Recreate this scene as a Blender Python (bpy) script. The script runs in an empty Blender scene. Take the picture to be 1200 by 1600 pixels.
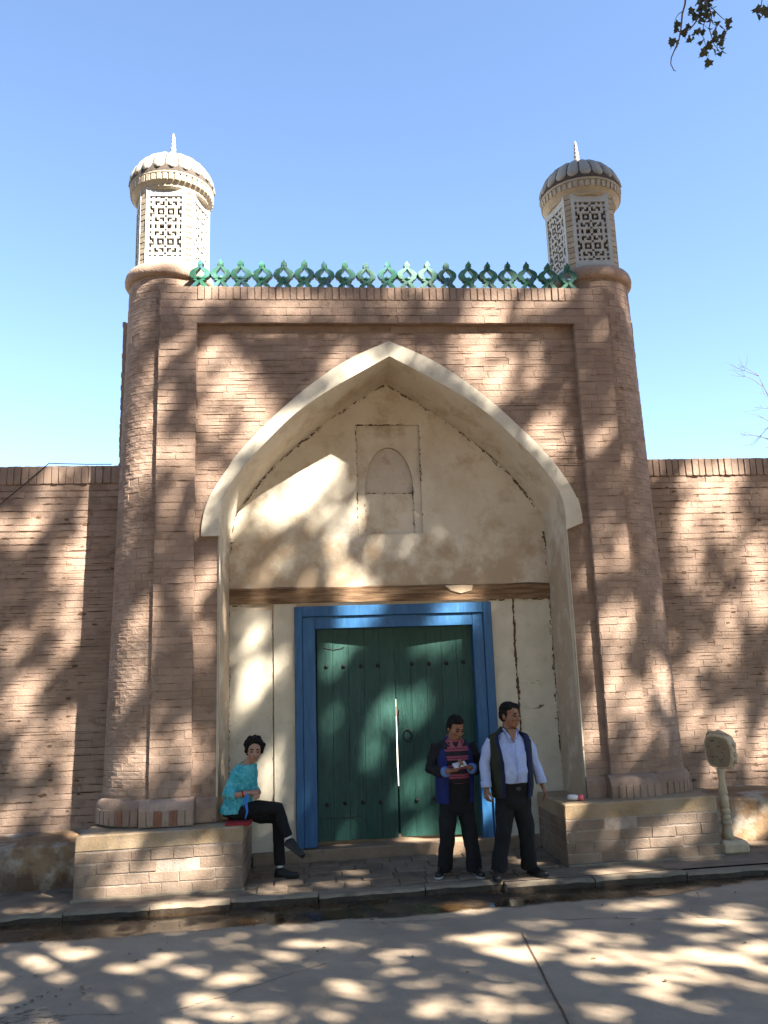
import bpy, bmesh, math, random
from mathutils import Vector, Matrix, noise, Euler

C = bpy.context.scene.collection
SC = bpy.context.scene
random.seed(7)
rnd = random.random
def U(a, b): return a + (b - a) * random.random()

# ------------------------------------------------------------------ camera
CAM_LOC = Vector((-0.909, -9.5, 2.0))
YAW, PITCH, ROLL = 0.0814, 0.2007, -0.0327
fwd = Vector((math.sin(YAW) * math.cos(PITCH), math.cos(YAW) * math.cos(PITCH), math.sin(PITCH)))
rgt = Vector((math.cos(YAW), -math.sin(YAW), 0))
upv = rgt.cross(fwd)
r2 = rgt * math.cos(ROLL) + upv * math.sin(ROLL)
u2 = -rgt * math.sin(ROLL) + upv * math.cos(ROLL)
cam_d = bpy.data.cameras.new('camera')
cam = bpy.data.objects.new('camera', cam_d); C.objects.link(cam)
cam.matrix_world = Matrix(((r2.x, u2.x, -fwd.x, CAM_LOC.x), (r2.y, u2.y, -fwd.y, CAM_LOC.y), (r2.z, u2.z, -fwd.z, CAM_LOC.z), (0, 0, 0, 1)))
cam_d.sensor_fit = 'VERTICAL'; cam_d.sensor_height = 24.0; cam_d.lens = 24.0 * 1300 / 1600
cam_d.clip_start = 0.05; cam_d.clip_end = 1000
SC.camera = cam

# ------------------------------------------------------------------ light
SUN = Vector((0.492, -0.536, 0.686)).normalized()          # towards the sun
wd = bpy.data.worlds.new('World'); SC.world = wd; wd.use_nodes = True
wn = wd.node_tree
for n_ in list(wn.nodes): wn.nodes.remove(n_)
wo = wn.nodes.new('ShaderNodeOutputWorld'); wb = wn.nodes.new('ShaderNodeBackground'); sky = wn.nodes.new('ShaderNodeTexSky')
sky.sky_type = 'NISHITA'; sky.sun_disc = False
sky.sun_elevation = math.asin(SUN.z); sky.sun_rotation = math.atan2(SUN.x, SUN.y)
sky.altitude = 1200; sky.air_density = 1.0; sky.dust_density = 0.3; sky.ozone_density = 2.0
wb.inputs['Strength'].default_value = 0.052
wn.links.new(sky.outputs[0], wb.inputs[0]); wn.links.new(wb.outputs[0], wo.inputs[0])
sl = bpy.data.lights.new('sun', 'SUN'); sl.energy = 5.0; sl.angle = math.radians(0.53); sl.color = (1.0, 0.945, 0.86)
so = bpy.data.objects.new('sun', sl); C.objects.link(so)
so.rotation_euler = (-SUN).to_track_quat('-Z', 'Y').to_euler(); so.location = SUN * 60
SC.view_settings.view_transform = 'Standard'; SC.view_settings.look = 'None'
SC.view_settings.exposure = 3.0; SC.view_settings.gamma = 1.0; SC.view_settings.use_curve_mapping = False
SC.render.engine = 'CYCLES'
SC.cycles.max_bounces = 6; SC.cycles.diffuse_bounces = 4

# ------------------------------------------------------------------ materials
def mk(name, cols, scale=3.0, detail=6.0, rough=0.85, bump=0.0, bscale=60.0, island=0.0, stains=None, stretch=None, spec=0.3, coords='pos', bdist=0.01, distort=0.0, trans=0.0):
    """noise ramp through cols, per piece brightness, stains = [(colour, scale, lo, hi, strength, zlo, zhi)]"""
    AL = 0.80
    cols = [tuple(c * AL for c in q) for q in cols]; stains = [(tuple(c * AL for c in q[0]),) + tuple(q[1:]) for q in (stains or [])]
    m = bpy.data.materials.new(name); m.use_nodes = True
    nt = m.node_tree; nd = nt.nodes; L = nt.links.new
    bs = nd['Principled BSDF']
    bs.inputs['Roughness'].default_value = rough
    if 'Specular IOR Level' in bs.inputs: bs.inputs['Specular IOR Level'].default_value = spec
    geo = nd.new('ShaderNodeNewGeometry'); tc = nd.new('ShaderNodeTexCoord')
    src = geo.outputs['Position'] if coords == 'pos' else tc.outputs['Object']
    if stretch:
        mp = nd.new('ShaderNodeMapping'); mp.inputs['Scale'].default_value = stretch
        L(src, mp.inputs[0]); vec = mp.outputs[0]
    else: vec = src
    ns = nd.new('ShaderNodeTexNoise'); ns.inputs['Scale'].default_value = scale; ns.inputs['Detail'].default_value = detail
    ns.inputs['Roughness'].default_value = 0.6; ns.inputs['Distortion'].default_value = distort
    L(vec, ns.inputs['Vector'])
    rp = nd.new('ShaderNodeValToRGB'); el = rp.color_ramp.elements
    n = len(cols)
    for i, c in enumerate(cols):
        p = 0.3 + 0.4 * i / max(1, n - 1)
        if i < 2: e = el[i]; e.position = p
        else: e = el.new(p)
        e.color = (*c, 1)
    if n == 1: el[1].color = (*cols[0], 1)
    L(ns.outputs[0], rp.inputs[0]); col = rp.outputs[0]
    if island > 0:
        oi = nd.new('ShaderNodeObjectInfo')
        ad = nd.new('ShaderNodeMath'); ad.operation = 'ADD'
        L(geo.outputs['Random Per Island'], ad.inputs[0]); L(oi.outputs['Random'], ad.inputs[1])
        fr = nd.new('ShaderNodeMath'); fr.operation = 'FRACT'; L(ad.outputs[0], fr.inputs[0])
        mr = nd.new('ShaderNodeMapRange'); mr.inputs[3].default_value = 1 - island; mr.inputs[4].default_value = 1 + island
        L(fr.outputs[0], mr.inputs[0])
        vm = nd.new('ShaderNodeVectorMath'); vm.operation = 'SCALE'
        L(col, vm.inputs[0]); L(mr.outputs[0], vm.inputs['Scale']); col = vm.outputs[0]
    for st in (stains or []):
        c, s_, lo, hi, amt = st[:5]
        n2 = nd.new('ShaderNodeTexNoise'); n2.inputs['Scale'].default_value = s_; n2.inputs['Detail'].default_value = 7
        n2.inputs['Roughness'].default_value = 0.65
        L(vec, n2.inputs['Vector'])
        m2 = nd.new('ShaderNodeMapRange'); m2.inputs[1].default_value = lo; m2.inputs[2].default_value = hi
        m2.inputs[3].default_value = 0; m2.inputs[4].default_value = amt
        if len(st) > 5:
            sep = nd.new('ShaderNodeSeparateXYZ'); L(geo.outputs['Position'], sep.inputs[0])
            zr = nd.new('ShaderNodeMapRange'); zr.inputs[1].default_value = st[5]; zr.inputs[2].default_value = st[6]
            zr.inputs[3].default_value = st[7] if len(st) > 7 else 0.25; zr.inputs[4].default_value = 0.0
            L(sep.outputs['Z'], zr.inputs[0])
            aa = nd.new('ShaderNodeMath'); aa.operation = 'ADD'; L(n2.outputs[0], aa.inputs[0]); L(zr.outputs[0], aa.inputs[1])
            L(aa.outputs[0], m2.inputs[0])
        else: L(n2.outputs[0], m2.inputs[0])
        mx = nd.new('ShaderNodeMix'); mx.data_type = 'RGBA'
        L(m2.outputs[0], mx.inputs[0]); L(col, mx.inputs[6]); mx.inputs[7].default_value = (*c, 1)
        col = mx.outputs[2]
    L(col, bs.inputs['Base Color'])
    if bump > 0:
        nb = nd.new('ShaderNodeTexNoise'); nb.inputs['Scale'].default_value = bscale; nb.inputs['Detail'].default_value = 5
        L(vec, nb.inputs['Vector'])
        bp = nd.new('ShaderNodeBump'); bp.inputs['Strength'].default_value = bump; bp.inputs['Distance'].default_value = bdist
        L(nb.outputs[0], bp.inputs['Height']); L(bp.outputs[0], bs.inputs['Normal'])
    return m

M = {}
DB = (0.13, 0.075, 0.045)
M['brick'] = mk('brick', [(0.2328, 0.1530, 0.1066), (0.3000, 0.2037, 0.1461), (0.3518, 0.2474, 0.1827)], 2.2, 8, 0.92, 0.7, 45, 0.10,
                [((0.1499, 0.0866, 0.0563), 6.0, 0.58, 0.70, 0.7), ((0.3826, 0.2802, 0.2075), 1.3, 0.56, 0.75, 0.5)])
M['mortar'] = mk('mortar', [(0.2062, 0.1339, 0.0944), (0.2990, 0.2028, 0.1471)], 9, 8, 0.95, 0.8, 70)
M['pale_mortar'] = mk('pale_mortar', [(0.247, 0.180, 0.135), (0.390, 0.323, 0.262)], 12, 8, 0.95, 0.8, 70)
M['red_brick'] = mk('red_brick', [(0.2025, 0.0765, 0.0427), (0.2700, 0.1275, 0.0760)], 12, 6, 0.9, 0.5, 50, 0.1)
M['bench_brick'] = mk('bench_brick', [(0.1818, 0.1230, 0.0878), (0.2338, 0.1666, 0.1164), (0.2858, 0.2149, 0.1589)], 3.5, 8, 0.92, 0.6, 50, 0.10,
                      [((0.1299, 0.0738, 0.0424), 5, 0.60, 0.72, 0.6)])
M['bench_cap'] = mk('bench_cap', [(0.2600, 0.1757, 0.0945), (0.3432, 0.2422, 0.1395), (0.3848, 0.2898, 0.1890)], 3, 8, 0.85, 0.5, 40, 0, [((0.2080, 0.1187, 0.0450), 4, 0.55, 0.68, 0.7), ((0.3536, 0.2660, 0.1890), 2.2, 0.5, 0.65, 0.6)])
M['plaster'] = mk('plaster', [(0.6000, 0.5170, 0.3990), (0.6816, 0.5950, 0.4631), (0.7240, 0.6430, 0.5162)], 2.2, 9, 0.85, 0.35, 30, 0,
                  [((0.4134, 0.2820, 0.1683), 3.0, 0.50, 0.72, 0.8, 3.10, 4.0, 0.22), ((0.5173, 0.3990, 0.2623), 1.6, 0.50, 0.70, 0.6)])
M['white_band'] = mk('white_band', [(0.5432, 0.4740, 0.3560), (0.6554, 0.5756, 0.4413)], 5, 8, 0.8, 0.3, 40, 0, [((0.3935, 0.3130, 0.1990), 7, 0.58, 0.72, 0.5)])
M['crust'] = mk('crust', [(0.07, 0.04, 0.022), (0.16, 0.09, 0.05)], 30, 4, 0.95, 0.5, 90)
M['mud'] = mk('mud', [(0.5368, 0.4588, 0.3720), (0.6442, 0.5591, 0.4554)], 6, 8, 0.95, 0.6, 50, 0, [((0.4026, 0.2867, 0.2125), 7, 0.56, 0.7, 0.6)])
M['timber'] = mk('timber', [(0.0884, 0.0442, 0.0195), (0.2054, 0.1170, 0.0585), (0.3120, 0.2054, 0.1170)], 5, 8, 0.8, 0.9, 18, 0, [((0.3211, 0.1365, 0.0338), 3, 0.6, 0.7, 0.7), ((0.4095, 0.3315, 0.2444), 9, 0.62, 0.72, 0.6)], stretch=(0.5, 3, 5))
M['blue_paint'] = mk('blue_paint', [(0.0094, 0.0682, 0.1767), (0.0145, 0.0935, 0.2249), (0.0291, 0.1320, 0.2678)], 4, 8, 0.5, 0.3, 30, 0, [((0.0427, 0.0990, 0.1285), 9, 0.60, 0.74, 0.7)], stretch=(6, 6, 0.8), spec=0.4)
M['green_paint'] = mk('green_paint', [(0.0063, 0.0386, 0.0284), (0.0102, 0.0554, 0.0413), (0.0189, 0.0739, 0.0568)], 5, 9, 0.55, 0.4, 25, 0.07, [((0.0032, 0.0135, 0.0103), 9, 0.58, 0.68, 0.75), ((0.0473, 0.0840, 0.0732), 14, 0.64, 0.72, 0.5)], stretch=(7, 7, 0.7), spec=0.35)
M['iron'] = mk('iron', [(0.012, 0.012, 0.011), (0.03, 0.025, 0.02)], 20, 4, 0.6)
M['screen'] = mk('screen', [(0.4027, 0.3817, 0.3308), (0.4747, 0.4535, 0.4027)], 9, 6, 0.75, 0.2, 60, 0, [((0.3020, 0.2513, 0.1726), 8, 0.58, 0.72, 0.5)])
M['screen_frame'] = mk('screen_frame', [(0.4070, 0.4137, 0.3924), (0.4942, 0.4942, 0.4584)], 9, 6, 0.75, 0.2, 60, 0, [((0.3052, 0.2616, 0.1890), 8, 0.58, 0.72, 0.5)])
M['dome_tile'] = mk('dome_tile', [(0.2835, 0.2520, 0.1974), (0.3622, 0.3224, 0.2594)], 7, 6, 0.7, 0.3, 50, 0.08, [((0.1575, 0.1344, 0.1029), 6, 0.58, 0.72, 0.5)])
M['dome_dark'] = mk('dome_dark', [(0.0550, 0.0413, 0.0330), (0.0935, 0.0715, 0.0550)], 15, 5, 0.9)
M['cornice'] = mk('cornice', [(0.3465, 0.2816, 0.1980), (0.4455, 0.3853, 0.2880)], 10, 6, 0.9, 0.5, 60, 0.1)
M['tower_brick'] = mk('tower_brick', [(0.3324, 0.2625, 0.1755), (0.4224, 0.3463, 0.2444)], 8, 6, 0.9, 0.4, 60, 0.12)
M['crest'] = mk('crest', [(0.0170, 0.0825, 0.0527), (0.0374, 0.1425, 0.0868), (0.1020, 0.2400, 0.1395)], 6, 6, 0.45, 0.3, 40, 0.25, [((0.0595, 0.1275, 0.2325), 6, 0.52, 0.64, 0.75), ((0.5100, 0.5100, 0.3100), 11, 0.62, 0.72, 0.5)])
M['road'] = None
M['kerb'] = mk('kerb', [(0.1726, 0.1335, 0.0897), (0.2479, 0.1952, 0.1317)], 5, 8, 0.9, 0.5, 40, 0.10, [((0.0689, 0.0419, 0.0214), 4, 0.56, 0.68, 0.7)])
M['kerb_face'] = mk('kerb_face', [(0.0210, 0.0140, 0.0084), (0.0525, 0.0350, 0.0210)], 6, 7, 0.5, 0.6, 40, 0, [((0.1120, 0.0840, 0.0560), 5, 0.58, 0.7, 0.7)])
M['pavement'] = mk('pavement', [(0.1536, 0.1081, 0.0714), (0.2436, 0.1817, 0.1218)], 4, 8, 0.92, 0.5, 40, 0, [((0.0636, 0.0391, 0.0231), 2.2, 0.53, 0.66, 0.75)])
M['paving'] = mk('paving', [(0.1575, 0.1090, 0.0690), (0.2363, 0.1760, 0.1205)], 5, 8, 0.9, 0.5, 40, 0.17, [((0.0630, 0.0380, 0.0221), 2.6, 0.54, 0.66, 0.75)])
M['step'] = mk('step', [(0.2030, 0.1358, 0.0846), (0.2850, 0.2033, 0.1350)], 4, 8, 0.95, 0.6, 40, 0, [((0.0980, 0.0570, 0.0342), 4, 0.56, 0.7, 0.6)])
M['wall_base'] = mk('wall_base', [(0.17, 0.095, 0.045), (0.26, 0.16, 0.085), (0.34, 0.235, 0.14)], 2.6, 9, 0.92, 0.7, 30, 0,
                    [((0.42, 0.36, 0.28), 2.4, 0.46, 0.58, 0.85), ((0.07, 0.035, 0.018), 2.5, 0.52, 0.68, 0.8, -0.05, 0.16, 0.22)])
M['soil'] = mk('soil', [(0.16, 0.10, 0.06), (0.26, 0.18, 0.12)], 3, 8, 0.95, 0.6, 30)
M['courtyard'] = mk('courtyard', [(0.45, 0.42, 0.36), (0.55, 0.52, 0.46)], 2, 6, 0.9)
M['bark'] = mk('bark', [(0.10, 0.075, 0.055), (0.2, 0.165, 0.13)], 8, 8, 0.95, 0.9, 20, stretch=(4, 4, 1))
M['stone_white'] = mk('stone_white', [(0.3940, 0.3010, 0.1893), (0.5441, 0.4213, 0.2709)], 9, 7, 0.8, 0.3, 60, 0, [((0.1876, 0.1204, 0.0600), 14, 0.58, 0.7, 0.5)])
M['sign_face'] = mk('sign_face', [(0.2049, 0.1520, 0.0931), (0.2773, 0.2091, 0.1321)], 9, 7, 0.8, 0.5, 50)
M['sign_mark'] = mk('sign_mark', [(0.035, 0.028, 0.022), (0.06, 0.05, 0.04)], 30)
M['pink'] = mk('pink', [(0.55, 0.10, 0.13), (0.6, 0.13, 0.16)], 10, 2, 0.4)
M['clear_plastic'] = mk('clear_plastic', [(0.55, 0.55, 0.55), (0.65, 0.65, 0.66)], 10, 2, 0.2, spec=0.5)

def leaf_mat(name, cols):
    m = mk(name, cols, 1.5, 3, 0.6, 0, 10, 0.25)
    nt = m.node_tree; bs = nt.nodes['Principled BSDF']; out = nt.nodes['Material Output']
    tr = nt.nodes.new('ShaderNodeBsdfTranslucent'); mx = nt.nodes.new('ShaderNodeMixShader'); mx.inputs[0].default_value = 0.25
    src = bs.inputs['Base Color'].links[0].from_socket
    nt.links.new(src, tr.inputs[0]); nt.links.new(bs.outputs[0], mx.inputs[1]); nt.links.new(tr.outputs[0], mx.inputs[2]); nt.links.new(mx.outputs[0], out.inputs[0])
    return m
M['leaf'] = leaf_mat('leaf', [(0.045, 0.07, 0.02), (0.07, 0.10, 0.03)])
M['twig_leaf'] = leaf_mat('twig_leaf', [(0.05, 0.055, 0.025), (0.085, 0.07, 0.035)])
M['dry_leaf'] = mk('dry_leaf', [(0.06, 0.04, 0.02), (0.16, 0.11, 0.05)], 5, 3, 0.8, 0, 10, 0.3)

def road_material():
    m = bpy.data.materials.new('road_concrete'); m.use_nodes = True
    nt = m.node_tree; nd = nt.nodes; L = nt.links.new; bs = nd['Principled BSDF']
    geo = nd.new('ShaderNodeNewGeometry'); sep = nd.new('ShaderNodeSeparateXYZ'); L(geo.outputs['Position'], sep.inputs[0])
    def noi(s, d=8, vec=None):
        n = nd.new('ShaderNodeTexNoise'); n.inputs['Scale'].default_value = s; n.inputs['Detail'].default_value = d
        n.inputs['Roughness'].default_value = 0.62
        L(vec or geo.outputs['Position'], n.inputs['Vector']); return n.outputs[0]
    def math_(op, a, b=None, c=None):
        n = nd.new('ShaderNodeMath'); n.operation = op
        for i, v in enumerate((a, b, c)):
            if v is None: continue
            if isinstance(v, (int, float)): n.inputs[i].default_value = v
            else: L(v, n.inputs[i])
        return n.outputs[0]
    def rng(v, a, b, c, d):
        n = nd.new('ShaderNodeMapRange'); L(v, n.inputs[0])
        for i, q in enumerate((a, b, c, d)): n.inputs[i + 1].default_value = q
        return n.outputs[0]
    def mix(f, a, b):
        n = nd.new('ShaderNodeMix'); n.data_type = 'RGBA'
        L(f, n.inputs[0])
        for i, v in ((6, a), (7, b)):
            if isinstance(v, tuple): n.inputs[i].default_value = (*v, 1)
            else: L(v, n.inputs[i])
        return n.outputs[2]
    rp = nd.new('ShaderNodeValToRGB'); e = rp.color_ramp.elements
    e[0].position = 0.3; e[0].color = (0.205, 0.152, 0.098, 1); e[1].position = 0.72; e[1].color = (0.31, 0.236, 0.157, 1)
    L(noi(1.3, 10), rp.inputs[0])
    col = mix(rng(noi(34, 6), 0.55, 0.75, 0, 0.35), rp.outputs[0], (0.11, 0.085, 0.065))
    col = mix(rng(noi(0.55, 6), 0.50, 0.62, 0, 0.30), col, (0.13, 0.10, 0.07))
    col = mix(rng(noi(120, 3), 0.62, 0.74, 0, 0.5), col, (0.30, 0.265, 0.225))
    col = mix(rng(noi(2.6, 8), 0.58, 0.74, 0, 0.4), col, (0.12, 0.093, 0.073))
    # wet strip along the kerb: edge of the wet area wanders with noise, ends near the right
    edge = math_('ADD', math_('MULTIPLY_ADD', noi(0.9, 3), 0.35, -1.72), math_('MULTIPLY', noi(5, 6), 0.16))
    xr = rng(sep.outputs['X'], 2.2, 3.6, 0.0, 0.36)
    edge = math_('ADD', edge, xr)
    wet = rng(math_('SUBTRACT', sep.outputs['Y'], edge), 0.0, 0.07, 0.0, 1.0)
    muddy = mix(rng(noi(3.2, 6), 0.42, 0.62, 0, 1), (0.016, 0.009, 0.004), (0.062, 0.035, 0.015))
    col = mix(wet, col, muddy)
    L(col, bs.inputs['Base Color'])
    pud = math_('MULTIPLY', wet, rng(noi(1.5, 3), 0.42, 0.52, 0.35, 1.0))
    L(rng(pud, 0, 1, 0.88, 0.14), bs.inputs['Roughness'])
    bp = nd.new('ShaderNodeBump'); bp.inputs['Distance'].default_value = 0.006
    L(math_('MULTIPLY', rng(pud, 0, 1, 0.5, 0.02), 1.0), bp.inputs['Strength'])
    L(noi(40, 8), bp.inputs['Height']); L(bp.outputs[0], bs.inputs['Normal'])
    return m
M['road'] = road_material()

# ------------------------------------------------------------------ building helpers
def tz(x): return 0.0175 * x                     # the street rises gently to the right
WM = {}
class MB:
    def __init__(s): s.v = []; s.f = []; s.mi = []; s.cur = 0
    def add(s, vs, fs):
        o = len(s.v); s.v += [tuple(p) for p in vs]
        for f in fs: s.f.append(tuple(i + o for i in f)); s.mi.append(s.cur)
    def box(s, x0, x1, y0, y1, z0, z1, Mx=None):
        vs = [Vector((x, y, z)) for z in (z0, z1) for y in (y0, y1) for x in (x0, x1)]
        if Mx: vs = [Mx @ p for p in vs]
        s.add(vs, [(0, 2, 3, 1), (4, 5, 7, 6), (0, 1, 5, 4), (2, 6, 7, 3), (0, 4, 6, 2), (1, 3, 7, 5)])
    def bbox(s, x0, x1, y0, y1, z0, z1, b=0.01, jit=0.0):
        """box with chamfered edges"""
        vs = []; cx, cy, cz = (x0 + x1) / 2, (y0 + y1) / 2, (z0 + z1) / 2
        bm = bmesh.new(); bmesh.ops.create_cube(bm, size=1)
        for q in bm.verts:
            q.co = Vector((cx + q.co.x * (x1 - x0) + U(-jit, jit), cy + q.co.y * (y1 - y0) + U(-jit, jit), cz + q.co.z * (z1 - z0) + U(-jit, jit)))
        bmesh.ops.bevel(bm, geom=bm.edges[:], offset=b, segments=1, affect='EDGES')
        bm.verts.index_update()
        s.add([q.co.copy() for q in bm.verts], [[q.index for q in f.verts] for f in bm.faces]); bm.free()
    def ringloft(s, rings, cap=True, closed=False):
        n = len(rings[0]); o = len(s.v)
        for r in rings: s.v += [tuple(p) for p in r]
        m = len(rings)
        for i in range(m if closed else m - 1):
            a = o + i * n; b = o + ((i + 1) % m) * n
            for j in range(n):
                k = (j + 1) % n
                s.f.append((a + j, a + k, b + k, b + j)); s.mi.append(s.cur)
        if cap and not closed:
            s.f.append(tuple(o + j for j in reversed(range(n)))); s.mi.append(s.cur)
            s.f.append(tuple(o + (m - 1) * n + j for j in range(n))); s.mi.append(s.cur)
    def tube(s, path, rad, n=10, cap=True):
        path = [Vector(p) for p in path]
        if not isinstance(rad, (list, tuple)): rad = [rad] * len(path)
        rings = []; side = None
        for i, p in enumerate(path):
            t = (path[min(i + 1, len(path) - 1)] - path[max(i - 1, 0)]).normalized()
            if side is None:
                side = t.cross(Vector((0, 0, 1)))
                if side.length < 0.1: side = t.cross(Vector((1, 0, 0)))
                side.normalize()
            side = (side - t * side.dot(t)).normalized()
            b = t.cross(side); r = rad[i]
            rr = r if isinstance(r, tuple) else (r, r)
            rings.append([p + side * (rr[0] * math.cos(2 * math.pi * k / n)) + b * (rr[1] * math.sin(2 * math.pi * k / n)) for k in range(n)])
        s.ringloft(rings, cap)
    def lathe(s, prof, c, n=32, cap=False):
        s.ringloft([[(c[0] + r * math.cos(2 * math.pi * k / n), c[1] + r * math.sin(2 * math.pi * k / n), c[2] + z) for k in range(n)] for r, z in prof], cap)
    def ell(s, c, r, n=14, m=9, Mx=None):
        rings = []
        for i in range(m):
            t = math.pi * (i + 0.5) / m - math.pi / 2
            ring = [Vector((r[0] * math.cos(t) * math.cos(2 * math.pi * k / n), r[1] * math.cos(t) * math.sin(2 * math.pi * k / n), r[2] * math.sin(t))) for k in range(n)]
            if Mx: ring = [Mx @ p for p in ring]
            rings.append([p + Vector(c) for p in ring])
        s.ringloft(rings, True)
    def tilt(s):
        s.v = [(x, y, z + tz(x)) for x, y, z in s.v]; return s
    def mesh(s, name, mats, smooth=False, origin=(0, 0, 0)):
        me = bpy.data.meshes.new(name)
        o = Vector(origin)
        me.from_pydata([Vector(p) - o for p in s.v], [], s.f); me.update()
        for m in (mats if isinstance(mats, list) else [mats]): me.materials.append(m)
        if isinstance(mats, list): me.polygons.foreach_set('material_index', s.mi)
        if smooth: me.polygons.foreach_set('use_smooth', [True] * len(me.polygons))
        return me
    def build(s, name, mats, parent=None, smooth=False, origin=(0, 0, 0)):
        return put(name, s.mesh(name, mats, smooth, origin), parent, Matrix.Translation(Vector(origin)))
def put(name, me, parent=None, mw=None):
    o = bpy.data.objects.new(name, me); C.objects.link(o)
    mw = mw or Matrix.Identity(4)
    if parent:
        o.parent = parent; o.matrix_parent_inverse = WM[parent.name].inverted()
    o.matrix_basis = mw; WM[o.name] = mw.copy()
    return o
def thing(name, label, cat, loc=(0, 0, 0), group=None):
    o = bpy.data.objects.new(name, None); C.objects.link(o); o.location = loc; o.empty_display_size = 0.2
    WM[o.name] = Matrix.Translation(Vector(loc)); tag(o, label, cat, group); return o
def tag(o, label, cat, group=None):
    o['label'] = label; o['category'] = cat
    if group: o['group'] = group
    return o
def struct(o): o['kind'] = 'structure'; return o
def stuff(o): o['kind'] = 'stuff'; return o

# unit bricks (x length, y depth with the face at -0.5, z height), worn faces
def brick_variant(k):
    rs = random.Random(100 + k)
    j = lambda a: rs.uniform(-a, a)
    def ring(x, z, y, a):
        pts = [(-x, -z), (0, -z), (x, -z), (x, 0), (x, z), (0, z), (-x, z), (-x, 0)]
        return [(px + j(a) * 0.5, y + j(0.012), pz + j(a)) for px, pz in pts]
    v = ring(0.5, 0.5, 0.5, 0.0) + ring(0.498, 0.492, -0.44, 0.02) + ring(0.490, 0.455, -0.5, 0.03)
    f = []
    for a in (0, 8):
        for i in range(8): f.append((a + i, a + (i + 1) % 8, a + 8 + (i + 1) % 8, a + 8 + i))
    f.append(tuple(16 + i for i in range(8)))
    return v, f
BV = [brick_variant(k) for k in range(12)]
BMESH = {}
def brick_mesh(matname, k):
    if (matname, k) not in BMESH:
        me = bpy.data.meshes.new('brick'); me.from_pydata(BV[k][0], [], BV[k][1]); me.update(); me.materials.append(M[matname])
        BMESH[(matname, k)] = me
    return BMESH[(matname, k)]
def BM(cx, cy, cz, sx, sy, sz, rz=0.0, proud=None, jit=1.0):
    """matrix of a brick whose face centre is at (cx,cy,cz), facing -y turned by rz"""
    R_ = Matrix.Rotation(rz + U(-0.008, 0.008) * jit, 4, 'Z') @ Matrix.Rotation(U(-0.009, 0.009) * jit, 4, 'Y') @ Matrix.Rotation(U(-0.012, 0.012) * jit, 4, 'X')
    p = U(0.001, 0.0042) if proud is None else proud
    if proud is None and rnd() < 0.035: p = -U(0.004, 0.018)
    return Matrix.Translation((cx, cy, cz)) @ R_ @ Matrix.Translation((0, sy / 2 - p, 0)) @ Matrix.Diagonal((sx, sy, sz, 1))
def lay(x0, x1, z0, z1, y, clip=None, course=0.085, length=0.262, depth=0.05, ph=0.0, ltol=0.25):
    out = []; n = max(1, round((z1 - z0) / course)); h = (z1 - z0) / n
    for i in range(n):
        za = z0 + i * h; zb = za + h
        for xa, xb in (clip(za, zb) if clip else [(x0, x1)]):
            if xb - xa < 0.05: continue
            x = xa - ((i % 2) * 0.5 + ph + U(-0.08, 0.08)) * length
            while x < xb - 0.02:
                l = length * (1 + U(-ltol, ltol) * 0.5)
                a = max(x, xa); b = min(x + l, xb)
                if xb - b < 0.05: b = xb
                if b - a > 0.045:
                    out.append(BM((a + b) / 2, y, (za + zb) / 2 + U(-0.004, 0.004), b - a - U(0.0, 0.003) , depth, h - (U(0.0, 0.003) if rnd() < .72 else U(.004, .012))))
                x = b if b == xb else x + l
    return out
def px_of(p):
    d = Vector(p) - CAM_LOC; z = d.dot(fwd)
    if z < 0.1: return None
    return 600 + 1300 * d.dot(r2) / z, 800 - 1300 * d.dot(u2) / z, z
def place_bricks(mats, parent, matname, limit=300, name='brick', stuffname='brickwork'):
    """the bricks that show largest become parts, the rest one joined part"""
    sc = []
    for i, m in enumerate(mats):
        q = px_of(m.translation); s_ = 0
        if q and -5 < q[0] < 1205 and -5 < q[1] < 1605:
            s_ = (m.col[0].length * m.col[2].length) / q[2] ** 2
        sc.append((s_, i))
    sc.sort(reverse=True)
    chosen = set(i for s_, i in sc[:limit] if s_ > 0)
    rest = MB()
    for i, m in enumerate(mats):
        k = random.randrange(12)
        if i in chosen:
            put(name, brick_mesh(matname, k), parent, m)
        else:
            rest.add([m @ Vector(p) for p in BV[k][0]], BV[k][1])
    if rest.v: stuff(rest.build(stuffname, M[matname], parent))
    return len(chosen)
# ------------------------------------------------------------------ ground
KERB_Z = 0.0
def kerb_y(x): return -0.80 if x < 0.9 else (-0.80 - 0.16 * min(1, (x - 0.9) / 0.5))
mb = MB(); mb.box(-60, 60, -60, 60, -0.5, -0.13); struct(mb.tilt().build('ground', M['soil']))
mb = MB()
xs = [-12 + 0.5 * i for i in range(53)]
ys = [-18, -12, -8, -6, -5, -4, -3, -2, -1.4, -0.9, -0.6]
vs = [(x, y, -0.072 + tz(x) + 0.012 * noise.noise((x * .5, y * .5, 3))) for y in ys for x in xs]
nx = len(xs)
mb.add(vs, [(j * nx + i, j * nx + i + 1, (j + 1) * nx + i + 1, (j + 1) * nx + i) for j in range(len(ys) - 1) for i in range(nx - 1)])
road = struct(mb.build('road', M['road'], None, True))
# expansion joint across the concrete
mb = MB(); pts = []
for i in range(15):
    t = i / 14; y = -2.25 - t * 3.2; x = 0.70 - 0.085 * (y + 2.25) * -1.0 + 0.012 * noise.noise((y * 4, 1, 2)); pts.append((x, y, 0.004 + 0.005 * rnd() + 0.006 * t))
for (xa, ya, w), (xb, yb, w2) in zip(pts, pts[1:]):
    za = -0.068 + tz(xa) + 0.012 * noise.noise((xa * .5, ya * .5, 3)); zb = -0.068 + tz(xb) + 0.012 * noise.noise((xb * .5, yb * .5, 3))
    mb.add([(xa - w, ya, za), (xa + w, ya, za), (xb + w2, yb, zb), (xb - w2, yb, zb)], [(0, 3, 2, 1)])
mb.build('expansion_joint', M['crust'], road)
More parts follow.
